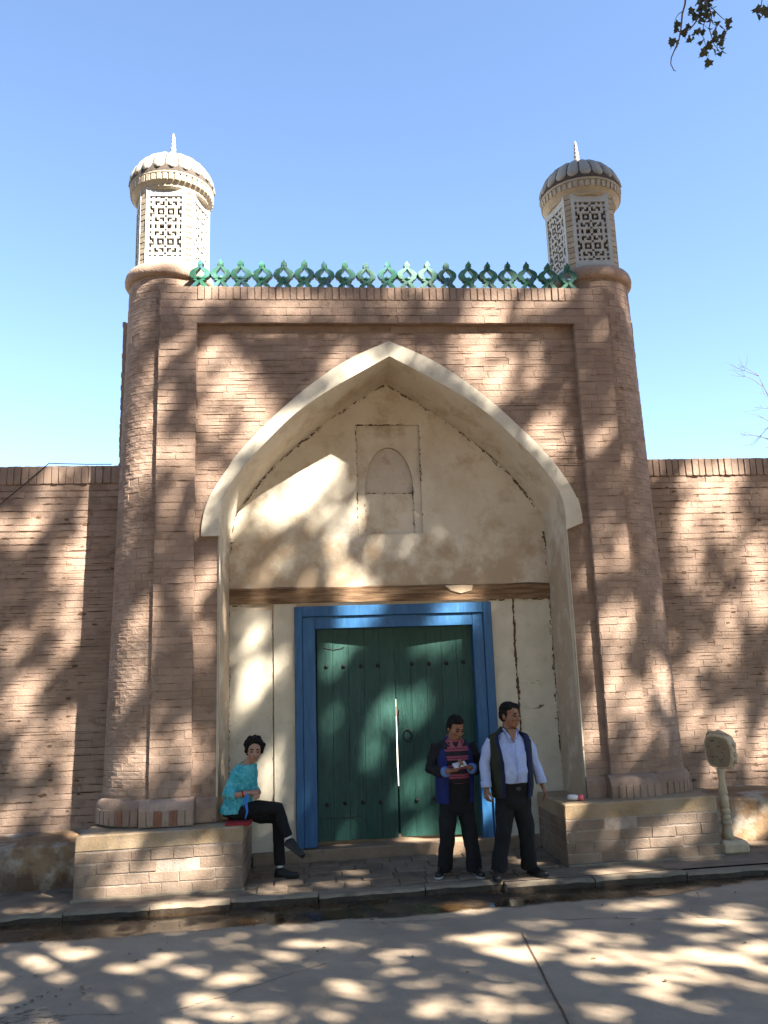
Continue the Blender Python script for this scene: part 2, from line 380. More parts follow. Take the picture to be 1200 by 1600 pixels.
# hairline cracks and a few broken twigs on the concrete
def rz_(x, y): return -0.072 + tz(x) + 0.012 * noise.noise((x * .5, y * .5, 3))
rc = random.Random(31)
for x0_, y0_, x1_, y1_ in ((-3.6, -3.2, -2.2, -3.29), (1.0, -1.9, 3.4, -2.5), (-.4, -1.62, .2, -1.68), (2.1, -1.66, 2.6, -3.4), (-2.0, -3.4, -.9, -2.6)):
    m = MB(); n = 26; P_ = []
    for i in range(n + 1):
        t = i / n; x = x0_ + (x1_ - x0_) * t + .05 * noise.noise((t * 7, x0_, 1)) + .02 * noise.noise((t * 25, x0_, 4)); y = y0_ + (y1_ - y0_) * t + .05 * noise.noise((t * 7, x0_, 9)) + .02 * noise.noise((t * 25, x0_, 6)); P_.append((x, y))
    for (xa, ya), (xb, yb) in zip(P_, P_[1:]):
        w = .0012 + .003 * rc.random(); d = Vector((xb - xa, yb - ya)).normalized(); nx_, ny_ = -d.y * w, d.x * w
        m.add([(xa + nx_, ya + ny_, rz_(xa, ya) + .004), (xa - nx_, ya - ny_, rz_(xa, ya) + .004), (xb - nx_, yb - ny_, rz_(xb, yb) + .004), (xb + nx_, yb + ny_, rz_(xb, yb) + .004)], [(0, 1, 2, 3)])
    m.build('road_crack', M['crust'], road)
m = MB()
for i in range(16):
    x, y = rc.uniform(-3.1, -2.6), rc.uniform(-3.45, -3.1); a = rc.uniform(-.5, .7); l = rc.uniform(.04, .13)
    m.tube([(x, y, rz_(x, y) + .006), (x + l * .5 * math.cos(a), y + l * .5 * math.sin(a), rz_(x, y) + .012), (x + l * math.cos(a + .3), y + l * math.sin(a + .3), rz_(x, y) + .006)], [.003, .0025, .0015], 5)
stuff(tag(m.build('twig_litter', M['bark']), 'little heap of broken dry twigs on the road at the lower left', 'twigs'))
# dead leaves and grit on the road
mb = MB()
for i in range(150):
    x = U(-4.5, 4.5); y = -1.1 - 3.4 * rnd() ** 1.5
    if i < 14: x = U(-3.1, -2.6); y = U(-3.1, -2.7)
    z = -0.060 + tz(x); a = U(0, 6.3); l = U(0.006, 0.028); w = l * U(.3, .7)
    c, s_ = math.cos(a), math.sin(a)
    mb.add([(x + c * l, y + s_ * l, z), (x - s_ * w, y + c * w, z + .008), (x - c * l, y - s_ * l, z), (x + s_ * w, y - c * w, z + .004)], [(0, 1, 2, 3)])
stuff(tag(mb.build('leaf_litter', M['dry_leaf']), 'scattered dry leaf crumbs and grit on the concrete road', 'litter'))

mb = MB()
vs = [(x, y, tz(x) - 0.004 + (-0.012 if y > -0.6 else -.006)) for y in (-0.74, -0.5, 0, 0.5, 1.2) for x in xs]
mb.add(vs, [(j * nx + i, j * nx + i + 1, (j + 1) * nx + i + 1, (j + 1) * nx + i) for j in range(4) for i in range(nx - 1)])
pavement = struct(mb.build('pavement', M['pavement']))
kerb_o = bpy.data.objects.new('kerb', None); C.objects.link(kerb_o); kerb_o.location = (0, -0.8, 0); WM['kerb'] = Matrix.Translation((0, -0.8, 0)); kerb_o['kind'] = 'structure'
x = -8.0; k = 0
while x < 8:
    l = U(0.75, 1.05); xa, xb = x + 0.006, x + l - 0.006
    yk = kerb_y((xa + xb) / 2) + U(-0.012, 0.012); b = MB()
    n = 14; wy = 0.13
    prof = [(0.0, -0.25), (0.0, -0.022), (0.022, 0.0), (wy, 0.002), (wy, -0.25)]
    rings = []
    dz = U(-0.008, 0.006)
    for i in range(n + 1):
        xx = xa + (xb - xa) * i / n
        rings.append([(xx, yk + py + (0.03 * noise.noise((xx * 5, py * 9, k)) if pi in (1, 2) else 0), pz + dz + tz(xx) + (0.013 * noise.noise((xx * 6, k, 5)) if pi in (1, 2) else 0)) for pi, (py, pz) in enumerate(prof)])
    b.ringloft(rings, True)
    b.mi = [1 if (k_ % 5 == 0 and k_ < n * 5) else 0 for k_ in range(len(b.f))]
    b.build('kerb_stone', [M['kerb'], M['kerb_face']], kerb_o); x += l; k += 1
# flagstones in front of the gate
y = -0.555; row = 0
while y < 0.72:
    d = U(0.24, 0.3); x = -1.66 + U(-0.05, 0.1)
    while x < 1.62:
        l = U(0.24, 0.36); xb = min(x + l, 1.64)
        if xb - x > 0.1:
            m = MB(); m.bbox(x + 0.006, xb - 0.006, y + 0.006, y + d - 0.007, -0.06, U(-0.008, 0.007), 0.007, 0.006)
            m.tilt().build('flagstone', M['paving'], pavement)
        x = xb if xb < 1.64 else 9
    y += d; row += 1
mb = MB(); mb.box(-14, 14, 1.25, 40, -0.12, -0.02); struct(mb.build('courtyard_ground', M['courtyard']))

# ------------------------------------------------------------------ arch profile
def resample(pts, n):
    # Catmull-Rom through (w,z)
    P = [(-pts[1][0], pts[1][1])] + pts + [(pts[-1][0], pts[-1][1] - 0.3)]
    P[0] = (2 * pts[0][0] - pts[1][0], 2 * pts[0][1] - pts[1][1])
    out = []
    for i in range(n + 1):
        t = i / n * (len(pts) - 1); k = min(int(t), len(pts) - 2); u = t - k
        p0, p1, p2, p3 = P[k], P[k + 1], P[k + 2], P[k + 3]
        out.append(tuple(0.5 * (2 * b + (c - a) * u + (2 * a - 5 * b + 4 * c - d) * u * u + (-a + 3 * b - 3 * c + d) * u ** 3) for a, b, c, d in zip(p0, p1, p2, p3)))
    return out
A_IN = resample([(0, 5.895), (.49, 5.615), (.90, 5.36), (1.22, 5.11), (1.51, 4.81), (1.78, 4.505), (1.955, 4.24), (2.03, 4.02), (2.045, 3.80), (2.04, 3.70)], 40)
A_OUT = resample([(0, 6.093), (.48, 5.87), (.88, 5.60), (1.25, 5.29), (1.60, 4.94), (1.90, 4.60), (2.10, 4.30), (2.20, 4.08), (2.24, 3.88), (2.248, 3.73)], 40)
A_BK = resample([(0, 5.835), (.435, 5.555), (.84, 5.27), (1.17, 5.0), (1.45, 4.745), (1.72, 4.43), (1.895, 4.18), (1.975, 3.97), (2.0, 3.78), (2.004, 3.66)], 40)
def width_at(prof, z):
    if z >= prof[0][1]: return 0.0
    if z <= prof[-1][1]: return prof[-1][0]
    for (w1, z1), (w2, z2) in zip(prof, prof[1:]):
        if z2 <= z <= z1: return w1 + (w2 - w1) * (z1 - z) / max(1e-6, z1 - z2)
    return prof[-1][0]
D1, D2 = 0.085, 0.844
PW, FA, FT, ZT = 2.7655, 2.323, 6.303, 6.78
BZ = 0.608                                   # top of the benches

gate = thing('brick_gatehouse', 'tall brick gatehouse with white pointed arch, two domed corner turrets and green crest', 'gatehouse', (0, 0.8, 0))
# ---- masonry body
mb = MB()
e = 0.0025
for s in (-1, 1):
    a, b = sorted((s * PW, s * FA)); mb.box(a, b, e, 0.5, 0.2, FT)
    a, b = sorted((s * 2.03, s * 2.72)); mb.box(a, b, 0.45, 1.3, 0.0, FT + .2)
    a, b = sorted((s * 2.60, s * 3.335)); mb.box(a, b, 0.66, 2.2, 0.0, 6.60)
mb.box(-PW, PW, e, 1.3, FT, ZT - 0.006)
# recessed panel round the arch
zz = sorted(set([0.3, FT] + [z for w, z in A_IN]))
for z1, z2 in zip(zz, zz[1:]):
    w1, w2 = width_at(A_IN, z1 + 1e-5) + .01, width_at(A_IN, z2 - 1e-5) + .01
    if z1 >= A_IN[0][1] - 1e-4: w1 = w2 = 0
    for s in (-1, 1):
        q = [(s * FA, D1 + e, z1), (s * w1, D1 + e, z1), (s * w2, D1 + e, z2), (s * FA, D1 + e, z2)]
        mb.add(q, [(0, 1, 2, 3) if s < 0 else (3, 2, 1, 0)])
mb.build('masonry', M['mortar'], gate)

# ---- brickwork of the front
B = []
def clip_arch(za, zb):
    w = max(width_at(A_OUT, za), width_at(A_OUT, zb)) - 0.07 if zb > 3.72 else 2.045
    if za > A_OUT[0][1] - 0.08: return [(-FA, FA)]
    if w <= 0.02: return [(-FA, FA)]
    return [(-FA, -w), (w, FA)]
for s in (-1, 1):
    a, b = sorted((s * PW, s * FA)); B += lay(a, b, 0.86, FT, 0, None, length=0.235)
B += lay(-FA, FA, 0.62, FT, D1, clip_arch)
B += lay(-PW, PW, FT, 6.60, 0)
# faces of the recess reveal and the lip under the top band
for s in (-1, 1):
    z = 0.86
    while z < FT - .04:
        B.append(Matrix.Translation((s * (FA + .0), D1 / 2, z + .04)) @ Matrix.Rotation(s * math.pi / 2 * -1, 4, 'Z') @ Matrix.Translation((0, .02 - U(.001, .004), 0)) @ Matrix.Diagonal((D1 - .006, .04, .074, 1))); z += 0.085
n = 2 * round(FA / .27)
for i in range(n):
    xa = -FA + (2 * FA) * i / n
    B.append(Matrix.Translation((xa + FA / n, D1 / 2, FT)) @ Matrix.Rotation(math.pi / 2, 4, 'X') @ Matrix.Rotation(math.pi, 4, 'Z') @ Matrix.Translation((0, -.02 + .0, 0)) @ Matrix.Scale(-1, 4, (0, 1, 0)) @ Matrix.Diagonal((2 * FA / n - .009, .036, D1 - .006, 1)))
# soldier course under the crest, plain courses beside it
n = 54
for i in range(n):
    xa = -2.32 + 4.64 * (i + .5) / n
    B.append(BM(xa, 0, 6.69, 4.64 / n - U(.008, .018), .05, .17, proud=U(.003, .014)))
for s in (-1, 1):
    a, b = sorted((s * PW, s * 2.32)); B += lay(a, b, 6.60, 6.69, 0)
    a, b = sorted((s * 2.70, s * 2.32)); B += lay(a, b, 6.69, 6.775, 0)
# flank of the block behind the columns
for s in (-1, 1):
    B += lay(*sorted((s * 3.10, s * 3.345)), 0.5, 6.60, 0.655, None, length=0.25)
    z = 0.5
    while z < 6.55:
        B.append(Matrix.Translation((s * 3.335, .78, z + .04)) @ Matrix.Rotation(s * math.pi / 2, 4, 'Z') @ Matrix.Translation((0, .02 - U(.003, .02), 0)) @ Matrix.Diagonal((.24, .04, .074, 1))); z += 0.085
# ---- corner columns
def col_axis(s, z):
    t = (z - 0.6) / 6.25
    return s * (2.78 + (2.742 - 2.78) * t), 0.66 + (0.575 - 0.66) * t, 0.615 + (0.507 - 0.615) * t
CB = []
for s in (-1, 1):
    z = 0.87; k = 0
    while z < 6.93:
        cx, cy, r = col_axis(s, z + .04); n = round(2 * math.pi * r / 0.150)
        for i in range(n):
            a = 2 * math.pi * (i + (k % 2) * .5) / n
            if math.cos(a) < -0.35: continue
            x_, y_ = cx + r * math.sin(a), cy - r * math.cos(a)
            if z < 6.75 and s * x_ < 2.735: continue
            CB.append(BM(x_, y_, z + .0425 + U(-.003, .003), 2 * math.pi * r / n - U(.000, .004), .05, .0865 - (U(.001, .005) if rnd() < .7 else U(.005, .011)), a, proud=U(.001, .0035) if rnd() > .03 else -U(.003, .01), jit=.35))
        z += 0.0865; k += 1
    m = MB()
    m.lathe([(col_axis(s, z)[2] - .002, z) for z in (0.5, 6.95)], (0, 0, 0), 40)
    m.v = [(x + col_axis(s, z)[0], y + col_axis(s, z)[1], z) for x, y, z in m.v]
    col_o = m.build('corner_column', M['mortar'], gate, True)
    # bell shaped foot of the column and of the pilaster, soldier bricks below
    f = MB(); rings = []
    for dr, z in ((.062, .60), (.065, .775), (.058, .805), (.042, .835), (.02, .862), (-.01, .872)):
        cx, cy, r = col_axis(s, z)
        rings.append([(cx + (r + dr) * math.cos(t * math.pi / 24), cy + (r + dr) * math.sin(t * math.pi / 24), z + tz(cx) * .6) for t in range(48)])
    f.ringloft(rings, False); f.build('column_foot', M['brick'], col_o, True)
    f = MB(); x0, x1 = sorted((s * 2.84, s * 2.275))
    prof = [(-.105, .60), (-.108, .765), (-.098, .80), (-.07, .84), (-.02, .868), (.1, .875), (.1, .6)]
    f.ringloft([[(xx, y, z + tz(xx) * .6) for y, z in prof] for xx in ([x0, x0 + .03] if s else []) + [x0 + (x1 - x0) * i / 6 for i in range(1, 6)] + [x1 - .03, x1]], True)
    f.build('pilaster_foot', M['brick'], gate)
    f = MB(); xa, xb = sorted((s * 2.27, s * 2.045))
    f.ringloft([[(xx, y + .085 if y < .09 else y, z + tz(xx) * .6) for y, z in [(-.05, .60), (-.053, .765), (-.04, .81), (-.01, .85), (.1, .86), (.1, .6)]] for xx in (xa, (xa + xb) / 2, xb)], True)
    f.build('jamb_foot', M['brick'], gate)
    red = (1, 3, 4) if s < 0 else ()
    for i in range(7):
        w = .565 / 7; xx = x0 + w * (i + .5)
        put('foot_brick', brick_mesh('red_brick' if s < 0 and i in (2, 4) else 'brick', i), gate, BM(xx, -.108, .685 + tz(xx) * .6, w - U(.008, .016), .05, .155, proud=U(.004, .012)))
    for i in range(9):
        a = -s * .05 + s * (0.10 + i * .135); cx, cy, r = col_axis(s, .68); rr = r + .065
        if s * (cx + rr * math.sin(a)) < 2.86: continue
        put('foot_brick', brick_mesh('red_brick' if s < 0 and i == 3 else 'brick', i), gate, BM(cx + rr * math.sin(a), cy - rr * math.cos(a), .685 + tz(cx) * .6, .072, .05, .155, a, proud=U(.004, .010)))
place_bricks(B, gate, 'brick', 300)
cbm = MB()
for m in CB:      # column headers follow the curve of the shaft
    k = random.randrange(12); inw = m.col[1].to_3d().normalized(); sx = m.col[0].length
    cbm.add([m @ Vector(p_) + inw * ((p_[0] * sx) ** 2 / 1.12) for p_ in BV[k][0]], BV[k][1])
stuff(cbm.build('column_brickwork', M['brick'], gate))

# dark open joints where the mortar has gone
mb = MB()
def open_joint(cx, cy, z, l, a=0.0, h=.008):
    c_, s_ = math.cos(a), math.sin(a); n = 5; up, dn_ = [], []
    for i in range(n + 1):
        u = -l / 2 + l * i / n; t = math.sin(math.pi * i / n) ** .5 if 0 < i < n else .1
        zz_ = z + .004 * noise.noise((u * 9, z * 5, 1)); hh = h * t * U(.5, 1.1) * .5
        for L_, d in ((up, hh), (dn_, -hh)): L_.append((cx + u * c_ + .0055 * s_, cy + u * s_ - .0055 * c_, zz_ + d))
    pts_ = dn_ + up[::-1]; o = len(mb.v); mb.v += pts_
    for i in range(n): mb.f.append((o + i, o + i + 1, o + 2 * n - i, o + 2 * n + 1 - i)); mb.mi.append(0)
for _ in range(90):
    s = random.choice((-1, 1)); z = .86 + .085 * random.randint(1, 62)
    open_joint(s * U(2.40, 2.68), 0, z, U(.06, .22))
for _ in range(170):
    z = 3.9 + .085 * random.randint(0, 27); w = width_at(A_OUT, z) + .15
    if w > 2.15: continue
    open_joint(random.choice((-1, 1)) * U(w, 2.2), D1, z, U(.08, .4))
for _ in range(40): open_joint(U(-2.5, 2.5), 0, FT + .099 * random.randint(1, 2), U(.1, .5))
for s in (-1, 1):
    for _ in range(120):
        z = .9 + .0865 * random.randint(1, 66); cx, cy, r = col_axis(s, z); a = s * U(-.05, 1.2)
        open_joint(cx + r * math.sin(a), cy - r * math.cos(a), z, U(.06, .14), a)
stuff(mb.build('open_joint', M['crust'], gate))

# ---- white arch band, reveal, back wall
mb = MB(); rings = []
YB = 0.05
prof_i = A_IN; prof_o = A_OUT
left = [(-w, z) for w, z in reversed(prof_i)] + [(w, z) for w, z in prof_i[1:]]
lefto = [(-w, z - .03) if w > 1.9 else (-w, z) for w, z in reversed(prof_o)] + [(w, z + (.05 if w > 2.2 else 0)) for w, z in prof_o[1:]]
for (xi, zi), (xo, zo) in zip(left, lefto):
    rings.append([(xi, YB, zi), (xo, YB + .004, zo), (xo, D1 + .02, zo), (xi, D1 + .02, zi)])
mb.ringloft(rings, True); mb.build('arch_band', M['white_band'], gate)
mb = MB()
fr = [(-2.035, .55)] + left + [(2.035, .58)]
bk = [(-2.004, .55)] + [(-w, z) for w, z in reversed(A_BK)] + [(w, z) for w, z in A_BK[1:]] + [(2.004, .58)]
ns = 6
for i in range(ns):
    t0, t1 = i / ns, (i + 1) / ns
    for j in range(len(fr) - 1):
        def pt(k, t): return (fr[k][0] + (bk[k][0] - fr[k][0]) * t, YB + .001 + (D2 + .004 - YB) * t, fr[k][1] + (bk[k][1] - fr[k][1]) * t)
        mb.add([pt(j, t0), pt(j + 1, t0), pt(j + 1, t1), pt(j, t1)], [(0, 1, 2, 3)])
mb.build('arch_reveal', M['plaster'], gate, False)
# jamb front strips so that the reveal has a thickness
mb = MB()
for s in (-1, 1):
    a, b = sorted((s * 2.034, s * 2.06)); mb = MB(); mb.box(a, b, YB + .03, .4, .58, 3.72); mb.build('jamb_edge', M['white_band'], gate)
# tympanum with its blind niche
NX0, NX1, NZ0, NZ1 = -.40, .425, 3.83, 5.268
mb = MB(); zz = sorted(set([2.90, 3.3, NZ0, NZ1] + [z for w, z in A_BK]))
def strip(mb, xa0, xb0, xa1, xb1, y, z0, z1):
    mb.add([(xa0, y, z0), (xb0, y, z0), (xb1, y, z1), (xa1, y, z1)], [(0, 1, 2, 3)])
for z1, z2 in zip(zz, zz[1:]):
    w1, w2 = width_at(A_BK, z1) + .01, width_at(A_BK, z2) + .01
    if z1 >= NZ0 - 1e-6 and z2 <= NZ1 + 1e-6:
        strip(mb, -w1, NX0, -w2, NX0, D2, z1, z2); strip(mb, NX1, w1, NX1, w2, D2, z1, z2)
    else: strip(mb, -w1, w1, -w2, w2, D2, z1, z2)
tymp = mb.build('tympanum', M['plaster'], gate)
nc, nw, sp, tp = .015, .31, 4.44, 4.975
def nwid(z): 
    if z <= sp: return nw
    return nw * math.sqrt(max(0, 1 - ((z - sp) / (tp - sp)) ** 2))
mb = MB(); dn = .045
zz = sorted(set([NZ0, NZ1, sp, tp] + [sp + (tp - sp) * math.sin(i / 12 * math.pi / 2) for i in range(13)]))
for z1, z2 in zip(zz, zz[1:]):
    if z2 <= tp + 1e-6:
        w1, w2 = nwid(z1), nwid(z2)
        strip(mb, NX0, nc - w1, NX0, nc - w2, D2 + dn, z1, z2); strip(mb, nc + w1, NX1, nc + w2, NX1, D2 + dn, z1, z2)
        for s in (-1, 1):
            mb.add([(nc + s * w1, D2 + dn, z1), (nc + s * w1, D2 + dn + .06, z1), (nc + s * w2, D2 + dn + .06, z2), (nc + s * w2, D2 + dn, z2)], [(0, 1, 2, 3)])
    else: strip(mb, NX0, NX1, NX0, NX1, D2 + dn, z1, z2)
for xx in (NX0, NX1): mb.add([(xx, D2, NZ0), (xx, D2 + dn, NZ0), (xx, D2 + dn, NZ1), (xx, D2, NZ1)], [(0, 1, 2, 3)])
for z in (NZ0, NZ1): mb.add([(NX0, D2, z), (NX1, D2, z), (NX1, D2 + dn, z), (NX0, D2 + dn, z)], [(0, 1, 2, 3)])
niche = mb.build('blind_niche', M['plaster'], gate)
mb = MB(); mb.box(nc - nw - .01, nc + nw + .01, D2 + dn + .05, D2 + .2, 4.36, tp + .02); mb.build('niche_head', M['mud'], niche)
mb = MB(); mb.box(nc - nw, nc + nw, D2 + dn + .022, D2 + .15, NZ0 + .002, 4.36); mb.build('niche_infill', M['plaster'], niche)
# crumbled dirty edges: many small flakes missing along the joints
mb = MB()
def crumbs(path, y, n, sz, spread=.012):
    L_ = []
    for a, b in zip(path, path[1:]): L_.append((Vector(b) - Vector(a)).length)
    T = sum(L_)
    for _ in range(n):
        cl = noise.noise((_ * 0.0, rnd() * 50, 1)); d = rnd() * T
        for (a, b), l in zip(zip(path, path[1:]), L_):
            if d <= l: break
            d -= l
        p = Vector(a).lerp(Vector(b), d / l)
        if noise.noise((p.x * 3.3, p.y * 3.3, 7)) < 0 and rnd() < .8: continue
        tg = (Vector(b) - Vector(a)).normalized(); nn = Vector((-tg.y, tg.x)); el = U(.8, 3.6) if rnd() < .7 else .7
        p += Vector((random.gauss(0, spread), random.gauss(0, spread)))
        r = sz * (0.25 + rnd() ** 2 * 1.1); k = random.randint(5, 7); a0 = U(0, 6)
        r *= .75; ring = [tuple(p + tg * (r * el * U(.5, 1.3) * math.cos(a0 + 6.283 * i / k)) + nn * (r * .62 * U(.4, 1.2) * math.sin(a0 + 6.283 * i / k))) for i in range(k)]
        mb.add([(x, y - .003 - rnd() * .002, z) for x, z in ring] + [(x, y + .01, z) for x, z in ring], [tuple(range(k))] + [(i, (i + 1) % k, k + (i + 1) % k, k + i) for i in range(k)])
bp = [(x * .992, z - .012) for x, z in bk]
crumbs(bp[1:-1], D2, 620, .019, .010)
crumbs([(-2.0, .7), (-2.0, 3.7)], D2, 120, .012, .006)
crumbs([(2.0, .7), (2.0, 3.7)], D2, 420, .026, .012)
crumbs([(NX0, NZ0), (NX0, NZ1), (NX1, NZ1), (NX1, NZ0)], D2, 260, .013, .006)
crumbs([(nc - nwid(z), z) for z in (NZ0, 4.1, sp)], D2 + dn, 30, .010, .005); crumbs([(nc + nwid(z), z) for z in (NZ0, 4.1, sp)], D2 + dn, 70, .012, .006)
crumbs([(nc - nw, 4.37), (nc + nw, 4.37)], D2 + dn + .02, 60, .014, .006)
crumbs([(-2, 2.965), (-1.2, 2.965)], D2, 50, .02, .008); crumbs([(1.24, 2.965), (2, 2.965)], D2 - .008, 70, .024, .008)
crumbs([(0, 5.86), (0, 5.84)], D2, 12, .016, .012)
stuff(mb.build('crumbled_edge', M['crust'], tymp))
# beam
mb = MB(); rings = []
for i in range(33):
    x = -2.0 + 4.0 * i / 32
    a = .012 * noise.noise((x * 2.2, 0, 1)); b = .014 * noise.noise((x * 2.6, 5, 1)); sl_ = -.004 * x
    rings.append([(x, D2 - .035 + .006 * noise.noise((x * 3, 2, 2)), 2.975 + a + sl_), (x, D2 + .2, 2.975 + sl_), (x, D2 + .2, 3.165 + sl_), (x, D2 - .02, 3.168 + b + sl_), (x, D2 - .035 + .006 * noise.noise((x * 3, 8, 2)), 3.15 + b + sl_)])
mb.ringloft(rings, True); beam = mb.build('timber_beam', M['timber'], gate)
for i in range(5):      # shakes in the timber
    m = MB(); x = U(-1.8, 1.0); z = U(3.0, 3.13); l = U(.3, .8)
    m.add([(x, D2 - .046, z), (x + l * .5, D2 - .046, z + .004), (x + l, D2 - .046, z + U(-.012, .012)), (x + l * .5, D2 - .046, z - .006)], [(0, 3, 2, 1)])
    m.build('timber_crack', M['crust'], beam)
m = MB(); m.add([(.66, D2 - .049, 3.15), (1.02, D2 - .049, 3.15), (1.0, D2 - .049, 3.08), (.86, D2 - .049, 3.05), (.74, D2 - .049, 3.085)], [(0, 4, 3, 2, 1)]); m.build('plaster_patch', M['plaster'], beam)
# plastered panels beside the door
for n_, x0, x1, y in (('side_panel', -2.01, -1.478, D2 + .004), ('inner_panel', -1.472, -1.19, D2 - .012), ('inner_panel', 1.215, 1.517, D2 - .006), ('side_panel', 1.524, 2.01, D2 - .004)):
    m = MB(); m.bbox(x0, x1, y, y + .12, .05, 2.975, .006); o = m.build(n_, M['white_band'], gate)
mb = MB(); crumbs([(-1.475, .5), (-1.475, 2.95)], D2 - .008, 50, .009, .004); crumbs([(1.52, .5), (1.52, 2.95)], D2 - .008, 320, .022, .008)
for zc in (1.92, 1.62):       # rusty fixings in the right panel
    crumbs([(1.76, zc), (1.80, zc + .03)], D2 - .006, 14, .018, .01); crumbs([(1.58, zc), (1.76, zc)], D2 - .006, 16, .006, .002)
stuff(mb.build('panel_joint', M['crust'], gate))
mb = MB(); mb.box(-2.02, 2.02, D2 + .12, D2 + .2, 2.97, 5.9); mb.box(-2.0, -1.15, D2 + .12, D2 + .35, 0, 3.0); mb.box(1.16, 2.0, D2 + .12, D2 + .35, 0, 3.0)
mb.build('backing', M['mortar'], gate)

# ---- door
frame = thing_part = None
m = MB()
DB_, DT = .135, 2.93
def board(x0, x1, z0, z1, y0, y1, name='jamb_board'):
    b = MB(); b.bbox(x0, x1, y0, y1, z0, z1, .006); return b
b = board(-1.214, -1.121, DB_ - .02, 2.93, .795, .95); door_frame = b.build('door_frame', M['blue_paint'], gate)
board(1.129, 1.234, DB_, 2.935, .795, .95).build('jamb_board', M['blue_paint'], door_frame)
board(-1.1205, 1.1285, 2.806, 2.932, .797, .95).build('head_board', M['blue_paint'], door_frame)
board(-1.120, -.965, DB_ - .01, 2.804, .822, .97).build('jamb_board', M['blue_paint'], door_frame)
board(.991, 1.1285, DB_, 2.804, .822, .97).build('jamb_board', M['blue_paint'], door_frame)
board(-.9645, .9905, 2.655, 2.804, .824, .97).build('head_board', M['blue_paint'], door_frame)
mb = MB(); mb.box(-1.0, 1.03, 1.03, 1.12, .03, .2); mb.build('light_stop_sill', M['step'], gate)  # box added behind the leaves to stop light leaking under the door
mb = MB(); mb.bbox(-1.72, 1.68, .765, 1.25, -.1, .128, .012, .006); mb.tilt().build('step', M['step'], gate)
for s in (-1, 1):
    hx = -.968 if s < 0 else .994; cw = .972; ang = s * math.radians(5.0)
    T = Matrix.Translation((hx, .945, 0)) @ Matrix.Rotation(-ang, 4, 'Z') @ Matrix.Rotation(math.radians(.58 if s < 0 else -.06), 4, 'Y')
    lf = MB(); lf.box(*sorted((s * .03, -s * cw)), .045, .07, .17, 2.72, T); leaf = lf.build('door_leaf', M['green_paint'], gate)
    n = 5
    for i in range(n):
        a, b = sorted((-s * cw * i / n, -s * cw * (i + 1) / n)); p = MB()
        p.bbox(a + .0006, b - .0006, U(-.0005, .0015), .042, .165 + U(0, .006), 2.72, .0022)
        p.v = [tuple(T @ Vector(q)) for q in p.v]; p.build('plank', M['green_paint'], leaf)
    for zr in (2.2, .585):
        for i in range(4):
            d = MB(); xx = -s * (.115 + .215 * i); dz = U(-.006, .006)
            d.lathe([(.026, 0), (.024, .010), (.014, .020), (.003, .024)], (0, 0, 0), 12, True)
            d.v = [tuple(T @ (Vector((xx, -.001, zr + dz)) + Vector((x, -z, y)))) for x, y, z in d.v]; d.build('stud', M['iron'], leaf, True)
    if s > 0:
        for za, zb in ((.18, .74), (1.78, 2.7)):  # boards added behind the seam to block daylight above and below the slit
            d = MB(); d.box(-1.02, -.93, .075, .095, za, zb, T); d.box(-1.02, -.9845 if za > 1 else -.982, .075, .095, *((1.42, 1.78) if za > 1 else (.74, .95)), T); d.build('slit_blocker', M['green_paint'], leaf)
        d = MB(); d.tube([T @ Vector((-.84 + .05 * math.sin(t), -.012, 1.34 + .075 * math.cos(t))) for t in [i * math.pi / 8 for i in range(17)]], .008, 6)
        d.build('door_ring', M['iron'], leaf, True)
        d = MB(); d.tube([T @ Vector(q) for q in ((-.93, -.012, 1.66), (-.945, -.02, 1.55), (-.96, -.014, 1.46))], .006, 6); d.build('door_chain', M['iron'], leaf, True)
    else:
        d = MB(); d.tube([T @ Vector(q) for q in ((.06, -.006, .42), (.25, -.006, .43), (.42, -.006, .425), (.5, -.012, .44), (.53, -.012, .42))], .004, 5); d.build('wire', M['iron'], leaf)
        d = MB(); d.tube([T @ Vector(q) for q in ((.08, -.006, 2.43), (.2, -.006, 2.405), (.3, -.006, 2.42), (.34, -.01, 2.44))], .004, 5); d.build('wire', M['iron'], leaf)

# ---- crest of green ornaments on the wall top
def crest_mesh():
    m = MB()
    def ribbon(outer, inner, y0, y1):
        n = len(outer)
        for s in (-1, 1):
            rings = [[(s * xo, y0, zo), (s * xi, y0, zi), (s * xi, y1, zi), (s * xo, y1, zo)] for (xo, zo), (xi, zi) in zip(outer, inner)]
            m.ringloft(rings, True)
    for y0, y1, g in ((-.022, .004, 1.0), (.006, .045, 1.05)):
        outer = [(.040, .112), (.078, .122), (.104, .146), (.116, .178), (.112, .206), (.094, .232), (.062, .254), (.030, .274), (.016, .300)]
        inner = [(.000, .134), (.030, .142), (.046, .160), (.052, .182), (.046, .204), (.030, .226), (.014, .246), (.003, .262), (.0, .300)]
        ribbon([(x * g, z) for x, z in outer], inner, y0, y1)
        ribbon([(.100 * g, .0), (.084 * g, .030), (.052 * g, .066), (.036 * g, .088), (.072 * g, .100), (.052, .116)], [(.045, .0), (.028, .03), (.004, .062), (.0, .085), (.0, .11), (.0, .136)], y0, y1)
        ribbon([(.020, .296), (.036, .306), (.024, .316), (.034, .330), (.018, .342), (.010, .362), (.003, .376)], [(0, .294), (0, .304), (0, .316), (0, .33), (0, .342), (0, .36), (0, .372)], y0, y1)
    m.ell((0, -.024, .128), (.030, .016, .022), 8, 5)
    return m
cme = crest_mesh().mesh('crest_ornament', M['crest'])
for i in range(19):
    x = -2.302 + 4.604 * i / 18
    put('crest_ornament', cme, gate, Matrix.Translation((x + U(-.004, .004), .03, ZT - .006)) @ Matrix.Rotation(U(-.12, .12), 4, 'Z') @ Matrix.Rotation(U(-.05, .05), 4, 'Y') @ Matrix.Diagonal((U(1.03, 1.09), 1, U(.93, 1.01), 1)))
mb = MB(); mb.box(-2.4, 2.4, .02, .9, ZT - .006, ZT + .002); mb.build('wall_top', M['mortar'], gate)

